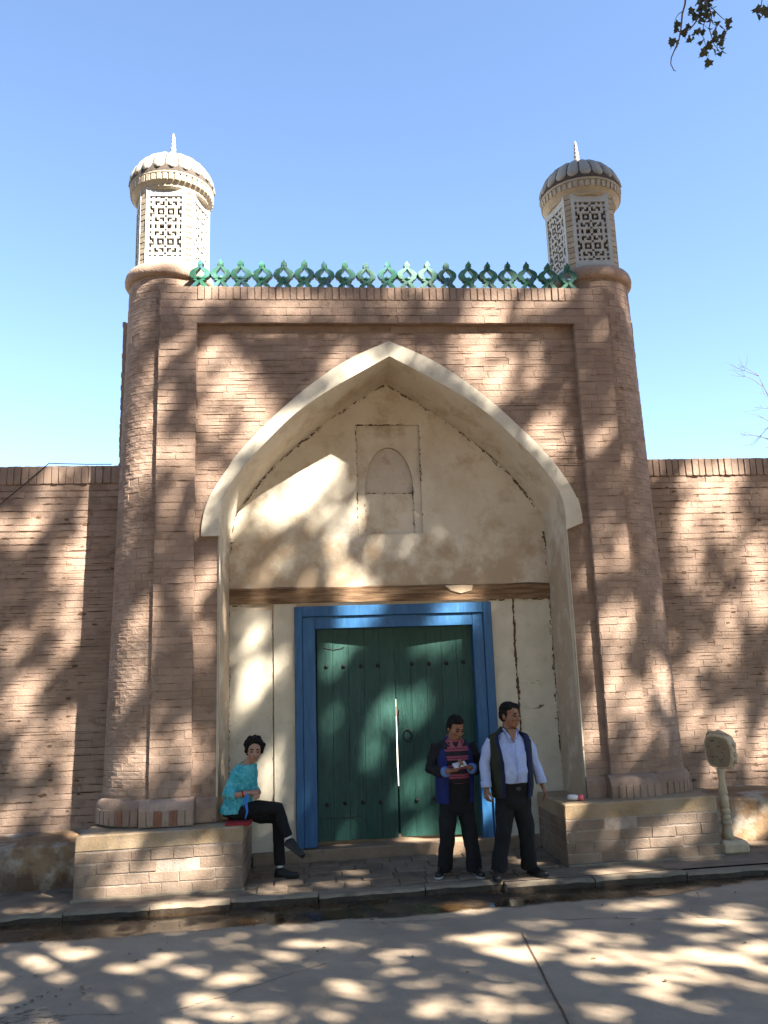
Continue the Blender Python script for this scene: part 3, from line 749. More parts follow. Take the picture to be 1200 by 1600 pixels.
# ---- turrets
def lattice_mesh(name):
    """pierced screen: 13 x 26 cells, four fold fretwork with square holes and broken angles"""
    W_, H_ = 13, 26; w, h = .40, .83
    open_ = set()
    def sym(i, j):
        for a in (i, W_ - 1 - i):
            for q in (0, 1):
                jj = j if q == 0 else 12 - j
                for o in (0, 13):
                    if 0 <= jj <= 12: open_.add((a, jj + o))
    for i, j in ((0, 0), (2, 0), (4, 0), (5, 0), (0, 2), (2, 2), (3, 2), (2, 3), (0, 4), (5, 2), (5, 3), (4, 3), (0, 5), (1, 5), (3, 5), (4, 5), (1, 6), (3, 6), (5, 5), (6, 1), (5, 6), (6, 4)): sym(i, j)
    m = MB(); cw, ch = w / W_, h / H_
    for j in range(H_):
        for i in range(W_):
            if (i, j) in open_: continue
            m.box(-w / 2 + i * cw, -w / 2 + (i + 1) * cw, 0, .035, j * ch, (j + 1) * ch)
    bm = bmesh.new(); me = m.mesh(name, M['screen']); bm.from_mesh(me)
    bmesh.ops.remove_doubles(bm, verts=bm.verts, dist=1e-5)
    seen = {}; kill = []
    for f in bm.faces:
        key = tuple(sorted(v.index for v in f.verts)); seen.setdefault(key, []).append(f)
    for fs in seen.values():
        if len(fs) > 1: kill += fs
    bmesh.ops.delete(bm, geom=kill, context='FACES'); bm.to_mesh(me); bm.free(); return me
LAT = lattice_mesh('lattice_screen')
for s in (-1, 1):
    ax, ay = s * 2.745, .565
    tur = MB(); tur.lathe([(.40, 7.0), (.40, 7.14), (.27, 7.145), (.27, 8.3), (.0, 8.31)], (ax, ay, 0), 30)
    turret = tur.build('turret', M['mortar'], gate)
    t = MB(); t.lathe([(.50, 6.955), (.535, 6.965), (.556, 7.0), (.561, 7.045), (.55, 7.095), (.525, 7.13), (.49, 7.145), (.38, 7.15)], (ax, ay, 0), 48)
    t.v = [(x + .004 * noise.noise((x * 9, y * 9, z * 9)), y, z + .006 * noise.noise((x * 5, y * 5, z * 5))) for x, y, z in t.v]
    t.build('ring_moulding', M['brick'], turret, True)
    R_ = .478
    for k in range(5):
        a = math.radians(72 * k) + (math.radians(-4) if s > 0 else 0); Rm = Matrix.Translation((ax, ay, 0)) @ Matrix.Rotation(a, 4, 'Z')
        apo = R_ * math.cos(math.radians(31))
        # frame of the screen
        f = MB(); w, h = .245, .20
        f.box(-w, -.20, -apo - .012, -apo + .035, 7.14, 8.20, Rm); f.box(.20, w, -apo - .012, -apo + .035, 7.14, 8.20, Rm)
        f.box(-.1999, .1999, -apo - .012, -apo + .035, 7.14, 7.248, Rm); f.box(-.1999, .1999, -apo - .012, -apo + .035, 8.082, 8.20, Rm)
        fo = f.build('screen_frame', M['screen_frame'], turret)
        o = put('lattice_screen', LAT, turret, Rm @ Matrix.Translation((0, -apo, 7.25)))
        # brick pier
        Rp = Matrix.Translation((ax, ay, 0)) @ Matrix.Rotation(a + math.radians(36), 4, 'Z')
        zz_ = 7.14; i = 0
        p = MB()
        p.ringloft([[Rp @ Vector((R_ * math.sin(q) * 0.97, -R_ * math.cos(q) * .97, z)) for q in [math.radians(d) for d in (-6.2, -3, 0, 3, 6.2)]] + [Rp @ Vector((.05, -.36, z)), Rp @ Vector((-.05, -.36, z))] for z in (7.14, 8.2)], True)
        pier = p.build('turret_pier', M['tower_brick'], turret)
        while zz_ < 8.15:
            put('brick', brick_mesh('tower_brick', i % 12), pier, Rp @ Matrix.Translation((U(-.003, .003), -R_ + .03 - U(.0, .006), zz_ + .038)) @ Matrix.Diagonal((.10, .06, .068, 1))); zz_ += .0765; i += 1
    # cornice with dentils
    cn = MB(); cn.lathe([(.36, 8.16), (.455, 8.165), (.475, 8.19), (.478, 8.215), (.50, 8.24), (.515, 8.26), (.518, 8.345), (.535, 8.35), (.538, 8.38), (.5, 8.385)], (ax, ay, 0), 48)
    cor = cn.build('cornice', M['cornice'], turret, False)
    for k in range(44):
        a = 2 * math.pi * k / 44
        put('dentil', brick_mesh('cornice', k % 12), cor, Matrix.Translation((ax, ay, 8.300)) @ Matrix.Rotation(a, 4, 'Z') @ Matrix.Translation((0, -.507, 0)) @ Matrix.Rotation(.12, 4, 'X') @ Matrix.Diagonal((.052, .05, .082, 1)))
    # dome: dark shell, pale petals
    def dome_r(t): return .545 * math.cos(t) ** .92 if t < math.pi / 2 else 0
    sh_ = MB(); RD, HD = .540, .46
    sh_.lathe([(RD * math.cos(math.radians(d)) ** .95 if d < 90 else .001, 8.375 + HD * math.sin(math.radians(d))) for d in range(0, 91, 6)], (ax, ay, 0), 60)
    dome = sh_.build('dome', M['dome_dark'], turret, True)
    pm = MB(); hw = math.pi / 20 - .011
    prof = [(4.5, .0), (5.5, .45), (8, .72), (11, .92), (16, 1), (28, 1), (42, 1), (54, 1), (66, 1), (76, 1), (84, 1)]
    rr_ = []
    for d, wf in prof:
        t_ = math.radians(d); r = RD * math.cos(t_) ** .95; z = 8.375 + HD * math.sin(t_)
        hh = hw * wf * (1 if d < 70 else .9)
        row = []
        for q in (-1, -.6, 0, .6, 1):
            bul = .020 * (1 - .45 * q * q) + (0 if abs(q) < 1 else -.012)
            nrm = Vector((math.cos(t_), math.sin(t_)))
            row.append((q * hh, r + bul * nrm.x, z + bul * nrm.y))
        rr_.append(row)
    vs = [(r * math.sin(a), -r * math.cos(a), z) for row in rr_ for a, r, z in row]
    pm.add(vs, [(i * 5 + j, i * 5 + j + 1, (i + 1) * 5 + j + 1, (i + 1) * 5 + j) for i in range(len(prof) - 1) for j in range(4)])
    lo = [(.985 * r * math.sin(a), -.985 * r * math.cos(a), z - .012) for row in rr_[:6] for a, r, z in row]
    pmesh = pm.mesh('dome_petal', M['dome_tile'], True)
    for k in range(20):
        put('dome_petal', pmesh, dome, Matrix.Translation((ax, ay, 0)) @ Matrix.Rotation(2 * math.pi * (k + .5) / 20, 4, 'Z'))
    fi = MB(); prof = [(.07, 8.82), (.05, 8.86)]; z = 8.86; r = .05
    for k in range(6):
        h = .072 - .004 * k; prof += [(r, z + h * .25), (r, z + h * .6), (r * .62, z + h * .9)]; z += h; r *= .86
    prof += [(.014, z + .01), (.002, z + .04)]
    fi.lathe(prof, (ax, ay, 0), 14, True); fi.build('finial', M['screen'] if s < 0 else M['dome_tile'], turret, True)

# ------------------------------------------------------------------ benches
def bench(x0, x1, label):
    t = thing('masonry_bench', label, 'bench', ((x0 + x1) / 2, .2, 0), 'masonry benches flanking the gate')
    m = MB(); m.box(x0 + .006, x1 - .006, -.2985, .84, -.1, .46); m.tilt().build('bench_core', M['pale_mortar'], t)
    m = MB(); m.bbox(x0 - .002, x1 + .002, -.305, .843, .447, BZ, .012, .004)
    m.tilt().build('bench_cap', M['bench_cap'], t)
    L_ = lay(x0, x1, .0, .445, -.30, None, course=.111, length=.30, depth=.05, ltol=.7)
    L_ = [q @ Matrix.Diagonal((1 - U(.01, .035), 1, 1 - U(.0, .10), 1)) @ Matrix.Translation((0, -U(0, .12), 0)) for q in L_]
    # both returns
    for sx in (x0, x1):
        for i in range(4):
            y = -.30 - (i % 2) * .13 + .0
            while y < .83:
                a, b = max(y, -.297), min(y + .27, .84)
                if b - a > .05: L_.append(Matrix.Translation((sx, (a + b) / 2, .0555 + .111 * i)) @ Matrix.Rotation(math.pi / 2 if sx == x1 else -math.pi / 2, 4, 'Z') @ Matrix.Translation((0, .02 - U(0, .004), 0)) @ Matrix.Diagonal((b - a - .009, .04, .1, 1)))
                y += .27
    L_ = [Matrix.Translation((0, 0, tz(q.translation.x))) @ q for q in L_]
    place_bricks(L_, t, 'bench_brick', 300)
    m = MB(); m.bbox(x0 - .01, x1 + .015, -.36, -.29, -.06, .012, .01, .006); m.tilt().build('footing', M['kerb'], t)
bench(-3.43, -1.735, 'left masonry bench with ochre cap, carrying the seated woman in turquoise')
bench(1.675, 3.36, 'right masonry bench with ochre cap, next to the white stone signpost')

# ------------------------------------------------------------------ street walls
def street_wall(x0, x1, label, darkcop):
    t = thing('brick_wall', label, 'wall', ((x0 + x1) / 2, 1.2, 0), 'brick street walls either side of the gatehouse')
    yw = .90
    m = MB(); m.box(x0, x1, yw + .0025, yw + .4, 0, 4.775); m.build('wall_core', M['mortar'], t)
    L_ = lay(x0, x1, .42, 4.54, yw, None, length=.262)
    place_bricks(L_, t, 'brick', 300)
    m_ = globals()['mb'] = MB()
    for _ in range(800): open_joint(U(x0 if x0 > -7 else -7, x1 if x1 < 7 else 7), yw, .42 + .0842 * random.randint(1, 48), U(.04, .28), 0, U(.005, .014))
    for _ in range(60):
        xx = U(max(x0, -7), min(x1, 7)); zz_ = U(.6, 4.4); k_ = 6; r_ = U(.012, .035)
        m_.add([(xx + r_ * 1.5 * U(.5, 1.2) * math.cos(6.283 * i / k_), yw - .0058, zz_ + r_ * .7 * U(.5, 1.2) * math.sin(6.283 * i / k_)) for i in range(k_)], [tuple(range(k_))])
    stuff(m_.build('open_joint', M['crust'], t))
    x = x0; K = []
    while x < x1 - .02:
        w = U(.082, .098); g = U(.004, .012) if darkcop else U(.008, .02)
        K.append(BM(x + w / 2, yw, 4.66, w - g, .10, .235, proud=U(.012, .03))); x += w
    place_bricks(K, t, 'brick', 300, 'coping_brick', 'coping')
    m = MB(); rings = []
    n = 60
    for i in range(n + 1):
        x = x0 + (x1 - x0) * i / n; a = .02 * noise.noise((x * 2, 0, 0)); b = .018 * noise.noise((x * 3, 4, 0))
        zt_ = .43 + .03 * (x > 0)
        rings.append([(x, .33 + a, -.15 + tz(x)), (x, .335 + a * .7, .2 + tz(x)), (x, .35 + b, zt_ - .02 + tz(x) + b), (x, .38 + b, zt_ + tz(x) + b), (x, .905, zt_ + .07 + tz(x)), (x, .905, -.15)])
    m.ringloft(rings, True); m.build('wall_base', M['wall_base'], t)
street_wall(-9.0, -3.34, 'left brick street wall with dark upright coping and a thin black cable', True)
street_wall(3.34, 9.5, 'right brick street wall behind the signpost, bare twigs above its coping', False)
m = MB(); pts = []
for i in range(15):
    t_ = i / 14; pts.append((-5.4 + t_ * 1.15, .868 - .01 * math.sin(t_ * 3), 3.72 + 1.09 * t_ ** .85 - .05 * math.sin(t_ * 3.14)))
pts += [(-4.1, .86, 4.80), (-3.8, .9, 4.80), (-3.5, .95, 4.81)]
m.tube(pts, .006, 6); tag(m.build('cable', M['iron'], None), 'thin black cable hanging diagonally down the top of the left wall', 'cable')

# ------------------------------------------------------------------ stone signpost
sg = thing('stone_signpost', 'white turned stone post carrying a scalloped sign slab, beside the right bench', 'signpost', (3.56, -.1, 0))
b = tz(3.56)
m = MB(); m.bbox(3.40, 3.72, -.25, .05, -.03 + b, .115 + b, .035, .004); m.build('post_base', M['stone_white'], sg)
m = MB()
m.lathe([(.062, .11 + b), (.060, .17 + b), (.052, .24 + b), (.040, .255 + b), (.056, .27 + b), (.056, .30 + b), (.036, .312 + b), (.054, .325 + b), (.052, .36 + b), (.034, .372 + b), (.054, .385 + b), (.052, .43 + b), (.036, .442 + b), (.052, .455 + b), (.046, .52 + b), (.052, .56 + b), (.035, .575 + b), (.050, .60 + b), (.044, .64 + b), (.036, .70 + b), (.033, .76 + b), (.040, .82 + b), (.05, .86 + b)], (3.545, -.1, 0), 18, True)
m.build('turned_post', M['stone_white'], sg, True)
Ts = Matrix.Translation((3.565, -.10, 1.055 + b)) @ Matrix.Rotation(math.radians(-56), 4, 'Z') @ Matrix.Rotation(math.radians(6), 4, 'Y') @ Matrix.Rotation(math.radians(10), 4, 'X')
def slab_outline(sx, sz, n=48):
    o = []
    for i in range(n):
        a = 2 * math.pi * i / n
        r = 1 / (abs(math.cos(a)) ** 3.2 + abs(math.sin(a)) ** 3.2) ** (1 / 3.2)
        r *= 1 + .035 * abs(math.sin(a * 5))
        o.append((sx * r * math.cos(a), sz * r * math.sin(a)))
    return o
def ext(o, y0, y1, T): 
    m = MB(); n = len(o)
    m.ringloft([[T @ Vector((x * .96, y0, z * .96)) for x, z in o], [T @ Vector((x, y0 + .012, z)) for x, z in o], [T @ Vector((x, y1 - .012, z)) for x, z in o], [T @ Vector((x * .96, y1, z * .96)) for x, z in o]], True); return m
slab = ext(slab_outline(.165, .19), -.055, .055, Ts).build('sign_slab', M['stone_white'], sg)
ext(slab_outline(.145, .168), -.060, -.04, Ts).build('sign_face', M['sign_face'], slab)
m = MB()
rs = random.Random(5)
for q in range(15):
    x, z = rs.uniform(-.10, .09), rs.uniform(-.12, .13); l, h = rs.uniform(.008, .03), rs.uniform(.005, .012)
    m.box(x - l / 2, x + l / 2, -.0635, -.058, z - h / 2, z + h / 2, Ts)
stuff(m.build('worn_mark', M['sign_mark'], slab))
m = MB()
m.tube([Ts @ Vector(q) for q in ((-.15, .0, .15), (-.12, 0, .20), (-.05, 0, .195), (0, 0, .215), (.06, 0, .2), (.12, 0, .185))], [.012, .016, .018, .022, .018, .012], 8); m.build('sign_crest', M['stone_white'], slab, True)
for x, z in ((.175, -.02), (.17, -.10), (.165, .09)):
    m = MB(); m.ell(Ts @ Vector((x, 0, z)), (.024, .024, .024), 10, 7); m.build('scroll_boss', M['stone_white'], slab, True)

# small pink thing left on the right bench
pk = thing('plastic_bottle', 'small clear bottle with a pink cap lying on the right bench by the pilaster', 'bottle', (1.93, -.10, BZ + tz(1.93)))
z0 = BZ + tz(1.93) + .035
m = MB(); m.tube([(1.80, -.02, z0), (1.82, -.033, z0), (1.88, -.068, z0), (1.905, -.083, z0)], [.025, .033, .033, .022], 12); m.build('bottle_body', M['clear_plastic'], pk, True)
m = MB(); m.tube([(1.905, -.083, z0), (1.925, -.095, z0), (1.947, -.108, z0), (1.952, -.111, z0)], [.030, .036, .036, .028], 12); m.build('bottle_cap', M['pink'], pk, True)
# ------------------------------------------------------------------ street trees (behind the viewer) that dapple the gate
# openings in the crowns: (kind, x, y, z, half width, half height/depth) where the sun comes through onto wall (0) or ground (1)
GAPS = [
(0,-1.88,0.05,5.54,0.33,0.38),
(0,-2.04,0.05,5.87,0.2,0.32),
(0,-1.51,0.05,5.02,0.31,0.23),
(0,-2.03,0.05,4.48,0.19,0.19),
(0,-2.15,0.05,5.22,0.17,0.35),
(0,-2.55,0.05,4.58,0.23,0.17),
(0,1.12,0.05,5.96,0.29,0.36),
(0,1.38,0.05,5.51,0.14,0.22),
(0,-0.38,0.05,5.77,0.4,0.13),
(0,1.94,0.05,4.93,0.26,0.16),
(0,1.85,0.05,5.79,0.15,0.16),
(0,1.56,0.05,5.9,0.11,0.11),
(0,-2.12,0.05,6.61,0.21,0.15),
(0,-1.31,0.05,6.45,0.23,0.13),
(0,-0.76,0.05,6.47,0.08,0.16),
(0,-0.05,0.05,6.47,0.21,0.15),
(0,1.2,0.05,6.63,0.22,0.22),
(0,1.74,0.05,6.46,0.2,0.15),
(0,2.23,0.05,6.65,0.19,0.12),
(0,0.44,0.05,6.69,0.17,0.08),
(0,-0.69,0.05,5.87,0.17,0.14),
(0,0.25,0.05,5.99,0.13,0.1),
(0,-2.95,0.05,4.76,0.11,0.47),
(0,-3.04,0.05,4.07,0.09,0.35),
(0,-2.85,0.05,2.79,0.08,0.23),
(0,-2.99,0.05,2.26,0.11,0.17),
(0,-2.71,0.05,5.23,0.09,0.14),
(0,-2.5,0.05,6.03,0.11,0.16),
(0,-2.56,0.05,3.39,0.11,0.09),
(0,-2.65,0.05,2.6,0.09,0.09),
(0,-2.93,0.05,2.47,0.08,0.19),
(0,3.04,0.05,1.97,0.1,0.3),
(0,2.36,0.05,1.95,0.09,0.47),
(0,2.3,0.05,3.14,0.09,0.16),
(0,2.62,0.05,1.58,0.19,0.24),
(0,2.7,0.05,1.23,0.14,0.19),
(0,2.51,0.05,2.46,0.14,0.23),
(0,2.19,0.05,1.32,0.11,0.2),
(0,1.97,0.05,1.39,0.08,0.46),
(0,2.71,0.05,3.28,0.11,0.14),
(0,2.77,0.05,2.75,0.08,0.2),
(0,3.04,0.05,1.21,0.06,0.2),
(0,-2.85,0.05,1.27,0.18,0.15),
(0,-2.42,0.05,1.28,0.16,0.21),
(0,-2.19,0.05,1.21,0.1,0.19),
(0,-2.19,0.05,2.45,0.07,0.19),
(0,-2.27,0.05,3.02,0.06,0.12),
(0,-2.31,0.05,0.78,0.16,0.06),
(0,-2.17,0.05,3.39,0.06,0.1),
(0,-2.74,0.05,1.63,0.07,0.13),
(0,-2.87,-0.3,0.49,0.21,0.1),
(0,-3.16,-0.3,0.49,0.3,0.09),
(0,3.05,-0.3,0.37,0.12,0.17),
(0,2.46,-0.3,0.14,0.12,0.12),
(0,2.1,-0.3,0.35,0.15,0.08),
(0,2.76,-0.3,0.25,0.11,0.12),
(0,-2.25,-0.3,0.17,0.36,0.12),
(0,-2.95,-0.3,0.05,0.3,0.07),
(0,3.12,-0.3,0.01,0.19,0.06),
(0,4.35,0.88,4.17,0.25,0.44),
(0,4.09,0.88,3.79,0.16,0.23),
(0,4.83,0.88,3.44,0.17,0.55),
(0,4.8,0.88,2.85,0.11,0.46),
(0,3.86,0.88,4.05,0.14,0.23),
(0,3.95,0.88,3.33,0.12,0.23),
(0,4.29,0.88,2.2,0.2,0.18),
(0,3.91,0.88,2.19,0.12,0.14),
(0,3.74,0.88,3.38,0.09,0.16),
(0,4.31,0.88,4.57,0.37,0.13),
(0,4.44,0.88,2.7,0.13,0.27),
(0,4.27,0.88,1.35,0.18,0.25),
(0,3.78,0.88,1.36,0.21,0.26),
(0,4.03,0.88,0.74,0.14,0.21),
(0,4.47,0.88,0.95,0.14,0.18),
(0,3.59,0.88,1.92,0.1,0.23),
(0,-4.35,0.88,4.23,0.14,0.14),
(0,-4.69,0.88,4.03,0.16,0.16),
(0,-4.15,0.88,2.91,0.13,0.1),
(0,-4.56,0.88,2.63,0.17,0.19),
(0,-3.9,0.88,3.07,0.08,0.46),
(0,-3.97,0.88,2.57,0.12,0.12),
(0,-4.56,0.88,3.79,0.12,0.1),
(0,-4.18,0.88,4.6,0.22,0.1),
(0,-3.91,0.88,4.67,0.12,0.07),
(0,-4.01,0.88,3.46,0.12,0.17),
(0,-4.53,0.88,1.88,0.25,0.2),
(0,-4.28,0.88,1.29,0.19,0.19),
(0,-3.77,0.88,1.27,0.08,0.22),
(0,-4.18,0.88,2.16,0.17,0.13),
(0,-3.97,0.88,0.84,0.18,0.13),
(0,-4.4,0.88,0.79,0.17,0.14),
(0,-0.93,0.84,4.61,0.21,0.21),
(0,-0.77,0.84,4.73,0.13,0.13),
(0,-1.36,0.84,4.23,0.28,0.07),
(0,-1.12,0.84,4.42,0.11,0.08),
(0,-1.18,0.84,4.13,0.11,0.1),
(0,-0.88,0.84,4.25,0.13,0.11),
(0,-0.59,0.84,4.52,0.11,0.13),
(0,-0.84,0.84,4.0,0.15,0.08),
(0,-1.52,0.84,4.01,0.11,0.08),
(0,-0.53,0.84,3.3,0.19,0.16),
(0,-0.72,0.84,3.71,0.13,0.15),
(0,-0.33,0.84,3.26,0.14,0.11),
(0,0.51,0.84,3.75,0.1,0.1),
(0,-0.37,0.84,4.12,0.1,0.2),
(0,-1.74,0.84,2.2,0.16,0.32),
(0,-1.72,0.84,2.66,0.13,0.22),
(0,-1.8,0.84,1.79,0.11,0.13),
(0,-1.52,0.84,0.93,0.13,0.44),
(0,-1.37,0.84,2.23,0.06,0.24),
(0,-1.64,0.84,3.17,0.16,0.13),
(0,-1.05,0.84,3.27,0.13,0.11),
(0,-0.16,0.84,3.7,0.08,0.08),
(0,-1.36,0.84,3.48,0.19,0.11),
(0,-2.03,0.4,2.83,0.06,0.46),
(0,-2.03,0.4,1.95,0.06,0.38),
(0,-2.02,0.4,1.24,0.06,0.31),
(0,-2.02,0.4,3.59,0.06,0.23),
(0,-0.71,0.95,2.4,0.18,0.19),
(0,-0.75,0.95,2.12,0.14,0.14),
(0,-0.76,0.95,1.6,0.1,0.21),
(0,-0.85,0.95,1.26,0.08,0.16),
(0,-0.26,0.95,1.39,0.13,0.35),
(0,0.18,0.95,1.68,0.27,0.15),
(0,0.38,0.95,1.83,0.15,0.13),
(0,0.34,0.95,0.84,0.16,0.24),
(0,-0.6,0.95,0.33,0.11,0.18),
(0,0.28,0.95,0.29,0.15,0.18),
(0,-0.23,0.95,1.13,0.11,0.15),
(0,0.61,0.95,2.48,0.23,0.08),
(0,0.87,0.95,2.32,0.07,0.18),
(0,-0.46,0.95,2.77,0.29,0.07),
(0,0.71,0.95,2.76,0.28,0.07),
(0,0.14,0.95,0.74,0.16,0.11),
(0,0.03,0.95,1.88,0.11,0.11),
(1,-2.89,-1.9,-0.09,0.23,0.16),
(1,-3.21,-2.24,-0.09,0.27,0.3),
(1,-2.21,-2.11,-0.09,0.15,0.1),
(1,-2.34,-2.32,-0.09,0.23,0.16),
(1,-1.91,-2.57,-0.09,0.11,0.13),
(1,-1.6,-2.81,-0.09,0.17,0.17),
(1,-2.28,-3.02,-0.09,0.11,0.09),
(1,-1.73,-3.22,-0.09,0.13,0.12),
(1,-1.62,-3.41,-0.09,0.21,0.1),
(1,-1.3,-3.47,-0.09,0.22,0.09),
(1,-0.75,-3.18,-0.09,0.11,0.1),
(1,-1.03,-3.42,-0.09,0.1,0.07),
(1,-0.88,-3.66,-0.09,0.17,0.08),
(1,-2.7,-3.36,-0.09,0.09,0.09),
(1,-3.14,-2.93,-0.09,0.06,0.16),
(1,1.23,-2.5,-0.09,0.31,0.11),
(1,0.43,-2.27,-0.09,0.3,0.14),
(1,0.5,-2.76,-0.09,0.4,0.21),
(1,1.76,-3.06,-0.09,0.36,0.2),
(1,1.17,-2.96,-0.09,0.32,0.17),
(1,1.42,-3.4,-0.09,0.26,0.18),
(1,2.15,-2.19,-0.09,0.23,0.11),
(1,-0.16,-3.15,-0.09,0.11,0.08),
(1,0.06,-3.58,-0.09,0.08,0.1),
(1,-0.23,-3.66,-0.09,0.21,0.11),
(1,0.27,-3.78,-0.09,0.21,0.08),
(1,1.09,-3.7,-0.09,0.21,0.07),
(1,1.28,-3.95,-0.09,0.2,0.1),
(1,2.47,-2.12,-0.09,0.15,0.09),
(1,2.27,-3.01,-0.09,0.18,0.14),
(1,1.94,-1.6,-0.09,0.27,0.1),
(1,1.84,-3.66,-0.09,0.1,0.09),
(1,0.41,-1.5,-0.09,0.17,0.1),
(1,-0.46,-2.59,-0.09,0.08,0.08),
(1,-0.39,-2.89,-0.09,0.12,0.1),
(1,0.95,-2.01,-0.09,0.21,0.09),
(1,2.45,-2.48,-0.09,0.19,0.06),
(1,-1.16,-2.05,-0.09,0.14,0.09),
(1,-1.73,-2.03,-0.09,0.11,0.07),
(1,-1.4,-0.45,0.0,0.22,0.28),
(1,2.14,-0.67,0.0,0.32,0.22),
(1,0.58,0.98,0.0,0.22,0.35),
(1,-0.28,0.67,0.0,0.22,0.33),
(1,0.12,1.02,0.0,0.16,0.31),
(1,-0.53,0.12,0.0,0.14,0.19),
(1,1.15,-0.79,0.0,0.24,0.13),
(1,-3.68,-0.57,0.0,0.26,0.21),
(1,-2.18,-0.77,0.0,0.37,0.21),
(1,3.9,0.46,0.0,0.27,0.21),
(1,1.32,0.18,0.0,0.14,0.27),
(1,-0.75,-0.42,0.0,0.26,0.14)]
E1 = Vector((0, 0, 1)).cross(SUN).normalized(); E2 = SUN.cross(E1)
def uv(p): return p.dot(E1), p.dot(E2)
GP = []
rg = random.Random(77)
for _ in range(560):      # the many small chinks between the leaves
    gx = rg.uniform(-5.3, 6.0); gz = rg.uniform(.4, 7.0)
    if abs(gx) < 2.0 and gz < width_at([(w_, z_) for w_, z_ in A_IN], 0) + 9 and abs(gx) < width_at(A_IN, gz): continue
    GAPS.append((0, gx, .05 if abs(gx) < 3.4 else .88, gz, rg.uniform(.02, .085), rg.uniform(.03, .15)))
for _ in range(150):
    GAPS.append((1, rg.uniform(-4.2, 4.6), rg.uniform(-4.4, -1.2), -.07, rg.uniform(.05, .22), rg.uniform(.02, .07)))
for k, gx, gy, gz, rx, ry in GAPS:
    c = uv(Vector((gx, gy, gz))); a = uv(Vector((1, 0, 0)) * (rx + ((.12 if rx > .22 else .05) if k == 0 else .035))); b = uv((Vector((0, 0, 1)) if k == 0 else Vector((0, 1, 0))) * (ry + ((.12 if rx > .22 else .05) if k == 0 else .035)))
    det = a[0] * b[1] - a[1] * b[0]
    GP.append((c, (b[1] / det, -b[0] / det, -a[1] / det, a[0] / det), max(rx, ry) * 1.6 + .3))
GRID = {}
for i, (c, im, R_) in enumerate(GP):
    for gx in range(int(math.floor((c[0] - R_) / .5)), int(math.floor((c[0] + R_) / .5)) + 1):
        for gy in range(int(math.floor((c[1] - R_) / .5)), int(math.floor((c[1] + R_) / .5)) + 1): GRID.setdefault((gx, gy), []).append(i)
def gap_d(p):
    u, v = uv(p); best = 9
    for i in GRID.get((int(math.floor(u / .5)), int(math.floor(v / .5))), ()):
        c, im, R_ = GP[i]; du, dv = u - c[0], v - c[1]
        a = im[0] * du + im[1] * dv; b = im[2] * du + im[3] * dv
        best = min(best, math.hypot(a, b))
    return best
def in_view(p, mg=60):
    q = px_of(p)
    return q is not None and -mg < q[0] < 1200 + mg and -mg < q[1] < 1600 + mg
def limb(m, p0, p1, r0, r1, bend=.4, n=7):
    p0, p1 = Vector(p0), Vector(p1); pts = []
    off = Vector((U(-bend, bend), U(-bend, bend), U(0, bend)))
    for i in range(n + 1):
        t = i / n; pts.append(p0.lerp(p1, t) + off * math.sin(t * math.pi) + Vector((U(-.04, .04),) * 3))
    m.tube(pts, [r0 + (r1 - r0) * i / n for i in range(n + 1)], 7); return pts
TREES = [(4.6, -11.6, 'leftmost tall street tree opposite the gate, its crown dappling the wall'), (8.2, -12.2, 'second tall street tree opposite the gate with a thick forked trunk'),
         (11.8, -11.7, 'third tall street tree opposite the gate'), (15.2, -12.1, 'rightmost tall street tree opposite the gate')]
leafbins = [MB() for _ in TREES]
rl = random.Random(21)
def leaf_at(m, p, sz, r):
    n = Vector((r.gauss(0, 1), r.gauss(0, 1), r.gauss(0.4, 1))).normalized(); a = n.orthogonal().normalized(); a = (Matrix.Rotation(r.uniform(0, 6.28), 3, n) @ a); b = n.cross(a)
    m.add([p - a * sz, p + b * sz * .62 + n * sz * .12, p + a * sz, p - b * sz * .62 + n * sz * .12], [(0, 1, 2, 3)])
# leaf sprays fill the crowns; every spray that would shade one of the openings is missing
count = 0
for _ in range(135000):
    # choose where the shadow falls, then a distance up the ray
    gx = rl.uniform(-7.5, 8.5); h = rl.uniform(-5.4, 9.6)
    q = Vector((gx, 0.05, h)) if h > 0 else Vector((gx, h, 0))
    yb = rl.uniform(-13.6, -10.0)
    t = (q.y - yb) / -SUN.y
    p = q + SUN * t * -1 * -1
    p = q + SUN * ((yb - q.y) / SUN.y)
    if h > 0:
        lim = 6.8 if gx < -1.6 else (6.95 if gx < 0.8 else (7.2 if gx < 2.1 else 9.3))
        if h > lim + .35 * noise.noise((gx * 2, h * 2, 3)): continue
    den = 0.80 + 0.25 * noise.noise((gx * .9, h * .9, 11)) + .45 * noise.noise((gx * 2.9, h * 2.9, 5)) + .3 * noise.noise((gx * 6, h * 6, 8))
    if h > 0 and 0.0 < gx < 2.3 and h < 3.4: den += .35
    if -1.5 < h < .6: den += .25
    tq = (p.y + .5) / SUN.y; pq = p - SUN * tq
    if rl.random() > den and not (.1 < pq.x < 1.45 and -.1 < pq.z < 1.85): continue
    if in_view(p): continue
    tp = (p.y + .5) / SUN.y; pp_ = p - SUN * tp      # keep the deep shade where the two men stand
    if not (.1 < pp_.x < 1.45 and -.1 < pp_.z < 1.85):
        d = gap_d(p)
        if (d < .95 and rl.random() > .06) or (d < 1.15 and rl.random() < .5): continue
    k = min(range(len(TREES)), key=lambda i: (p.x - TREES[i][0] - .9) ** 2)
    c0 = p
    for _l in range(2):
        pp = c0 + Vector((rl.gauss(0, .05), rl.gauss(0, .05), rl.gauss(0, .05)))
        leaf_at(leafbins[k], pp, rl.uniform(.07, .11), rl)
    count += 1
rt = random.Random(5)
